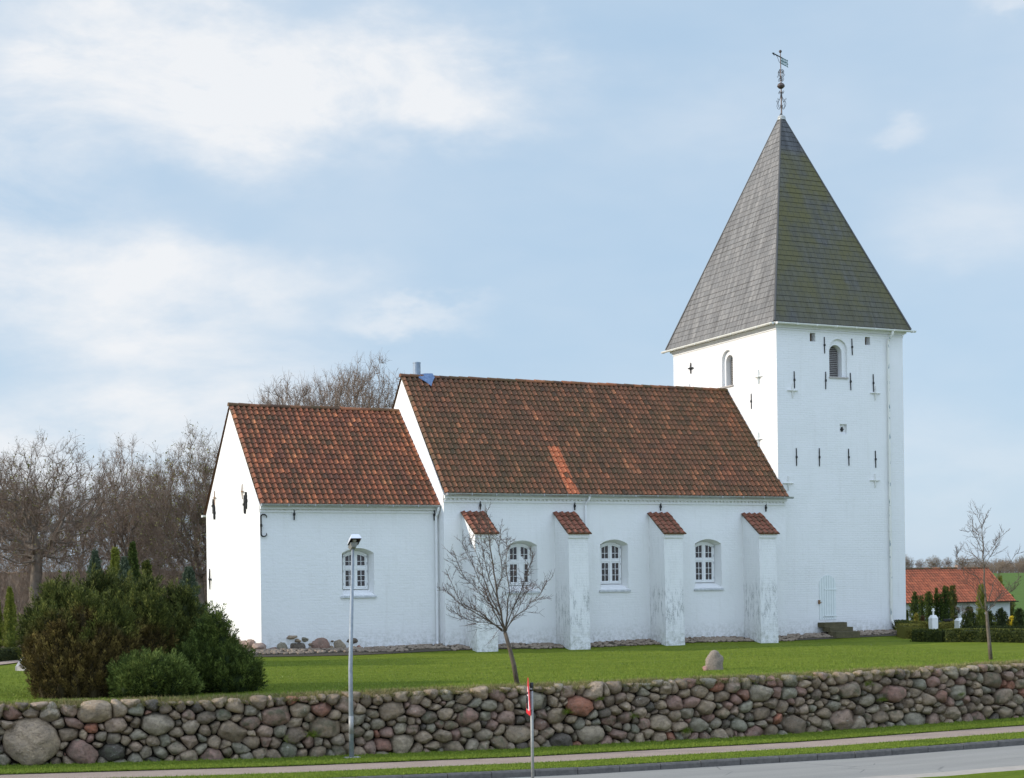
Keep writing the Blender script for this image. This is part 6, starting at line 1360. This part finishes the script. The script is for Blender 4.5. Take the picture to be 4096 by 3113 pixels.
# ------------------------------------------------------------------ red roofed house and graves to the right
def house():
    Y = 108.0; e1 = at(4066, 2400, Y=Y); xe = e1.x; ez = at(3624, 2414, Y=Y).z; x0 = at(3470, 2400, Y=Y).x; rz = at(3976, 2272, Y=Y + 3.4).z; g = float(H(xe - 6, Y)) - .3
    root = empty('house', (x0, Y, g), 'low white house with a bright red tiled roof behind the graveyard yews', 'house')
    b = MB(); prof = [(Y + .45, g), (Y + .45, ez + .28), (Y + 3.6, rz - .12), (Y + 6.9, ez + .28), (Y + 6.9, g)]; b = prism('h', prof, x0, xe - .35); b.build('wall', 'house_wall', root)
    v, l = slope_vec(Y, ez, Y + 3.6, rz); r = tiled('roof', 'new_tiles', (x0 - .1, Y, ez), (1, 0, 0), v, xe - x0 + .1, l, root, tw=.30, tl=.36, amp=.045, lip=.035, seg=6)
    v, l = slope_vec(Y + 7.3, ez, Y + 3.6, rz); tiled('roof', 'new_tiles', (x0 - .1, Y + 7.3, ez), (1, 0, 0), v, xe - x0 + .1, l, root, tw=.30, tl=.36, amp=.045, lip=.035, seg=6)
    ridge_tiles('ridge_tiles', 'old_tiles', x0, xe, Y + 3.6, rz + .04, r, .14, .42); chx = at(3832, 2270, Y=Y + 3.6).x
    MB().box((chx - .2, Y + 3.4, rz - .2), (chx + .2, Y + 3.8, rz + .28)).build('chimney', 'field_stone', root)
    gutter([(x0, Y - .08, ez), (xe + .1, Y - .08, ez)], .08, 'black_plain', root)
    for (u0, u1, vt, vb) in ((320, 358, 880, 1012), (1030, 1085, 855, 960)):
        p, q = at(*q5(u0, vt), Y=Y + .44), at(*q5(u1, vb), Y=Y + .44); f = MB(); f.box((p.x, Y + .40, q.z), (q.x, Y + .46, p.z)); fo = f.build('window', 'louvre_grey', root); MB().box((p.x + .1, Y + .385, q.z + .12), (q.x - .1, Y + .402, p.z - .1)).build('pane', 'dark_interior', fo)
    p, q = at(*q5(1115, 810), Y=Y + .44), at(*q5(1225, 1010), Y=Y + .44); MB().box((p.x, Y + .40, g), (q.x, Y + .46, p.z)).build('door', 'concrete_pale', root)
    p, q = at(*q5(1525, 810), Y=Y + .44), at(*q5(1580, 850), Y=Y + .44); MB().box((p.x, Y + .40, q.z), (q.x, Y + .46, p.z)).build('vent', 'louvre_grey', root)
house()
def monument(u0, u1, vt, vb, cross, label):
    c = ground_hit(*q5((u0 + u1) / 2, vb)); dep = c.x * fw.x + c.y * fw.y; k = dep / PX_F / 3.733; w = (u1 - u0) * k * .50; h = (vb - vt) * k; b = MB(); x, y, z = c; d_ = w * .75
    b.box((x - w, y - d_, z - .1), (x + w * .9, y + d_, z + h * .80)); b.add([(x - w * 1.08, y - d_ * 1.08, z + h * .80), (x + w * .98, y - d_ * 1.08, z + h * .80), (x + w * .98, y + d_ * 1.08, z + h * .80), (x - w * 1.08, y + d_ * 1.08, z + h * .80), (x - w * .6, y - d_ * .6, z + h), (x + w * .5, y - d_ * .6, z + h), (x + w * .5, y + d_ * .6, z + h), (x - w * .6, y + d_ * .6, z + h)], [(0, 3, 2, 1), (4, 5, 6, 7), (0, 1, 5, 4), (1, 2, 6, 5), (2, 3, 7, 6), (3, 0, 4, 7)])
    b.box((x - w * 1.1, y - d_ * 1.1, z - .1), (x + w, y + d_ * 1.1, z + h * .06)); o = b.build('monument', 'grave_white'); tag(o, label, 'monument')
    if cross:
        hc_ = (980 - 878) * k; cx = x - w * .05; t = w * .17; cb = MB(); cb.box((cx - t, y - t, z + h), (cx + t, y + t, z + h + hc_)); zc_ = z + h + hc_ * .68; cb.box((cx - t * 2.8, y - t * .9, zc_ - t * .9), (cx - t, y + t * .9, zc_ + t * .9)); cb.box((cx + t, y - t * .9, zc_ - t * .9), (cx + t * 2.8, y + t * .9, zc_ + t * .9)); cb.build('cross', 'grave_white', o)
    else:
        A_ = arch_pts(x + w * .25, w * .9, z + h * .05, z + h * .45, w * .45, 8); m_ = len(A_); nb = MB(); nb.add([(u, y - d_ * 1.0 - .012, q) for u, q in A_] + [(u, y - d_ + .01, q) for u, q in A_], [tuple(range(m_)), tuple(range(2 * m_ - 1, m_ - 1, -1))] + [(i, i + m_, (i + 1) % m_ + m_, (i + 1) % m_) for i in range(m_)]); nb.build('niche', 'lead_blue', o)
monument(632, 745, 975, 1224, True, 'white pillar monument topped by a small cross behind the low hedge')
monument(1020, 1150, 1018, 1228, False, 'white monument with an arched niche half hidden by the clipped yew')
ap, aq = ground_hit(*q5(868, 1212)), ground_hit(*q5(1004, 1212)); dep = ap.x * fw.x + ap.y * fw.y; k = dep / PX_F / 3.733; hh = 150 * k
b = MB(); aq.y = ap.y; aq.z = ap.z; mid = (ap + aq) / 2; b.tube([ap, ap + Vector((0, 0, hh * .85)), ap.lerp(aq, .12) + Vector((0, 0, hh * .97)), ap.lerp(aq, .3) + Vector((0, 0, hh)), ap.lerp(aq, .7) + Vector((0, 0, hh)), ap.lerp(aq, .88) + Vector((0, 0, hh * .97)), aq + Vector((0, 0, hh * .85)), aq], .03, 8); b.box((mid.x - .25, mid.y - .06, ap.z + hh), (mid.x + .25, mid.y + .06, ap.z + hh + .09)); b.box((ap.x, ap.y - .02, ap.z + hh * .55), (aq.x, ap.y + .02, ap.z + hh * .58)); tag(b.build('garden_arch', 'iron_black'), 'black metal arch frame standing between the two white monuments', 'arch')
g_ = ground_hit(*q5(1365, 1240)); dep = g_.x * fw.x + g_.y * fw.y; k = dep / PX_F / 3.733; w = 78 * k; A_ = [(-w, 0), (w, 0), (w, 50 * k), (w * .6, 72 * k), (-w * .6, 76 * k), (-w, 55 * k)]; m_ = len(A_)
b = MB(); b.add([(g_.x + u, g_.y - .1, g_.z + z) for u, z in A_] + [(g_.x + u, g_.y + .1, g_.z + z) for u, z in A_], [tuple(range(m_)), tuple(range(2 * m_ - 1, m_ - 1, -1))] + [(i, i + m_, (i + 1) % m_ + m_, (i + 1) % m_) for i in range(m_)]); tag(b.build('gravestone', 'grave_dark'), 'low polished dark gravestone before the clipped yews', 'gravestone')
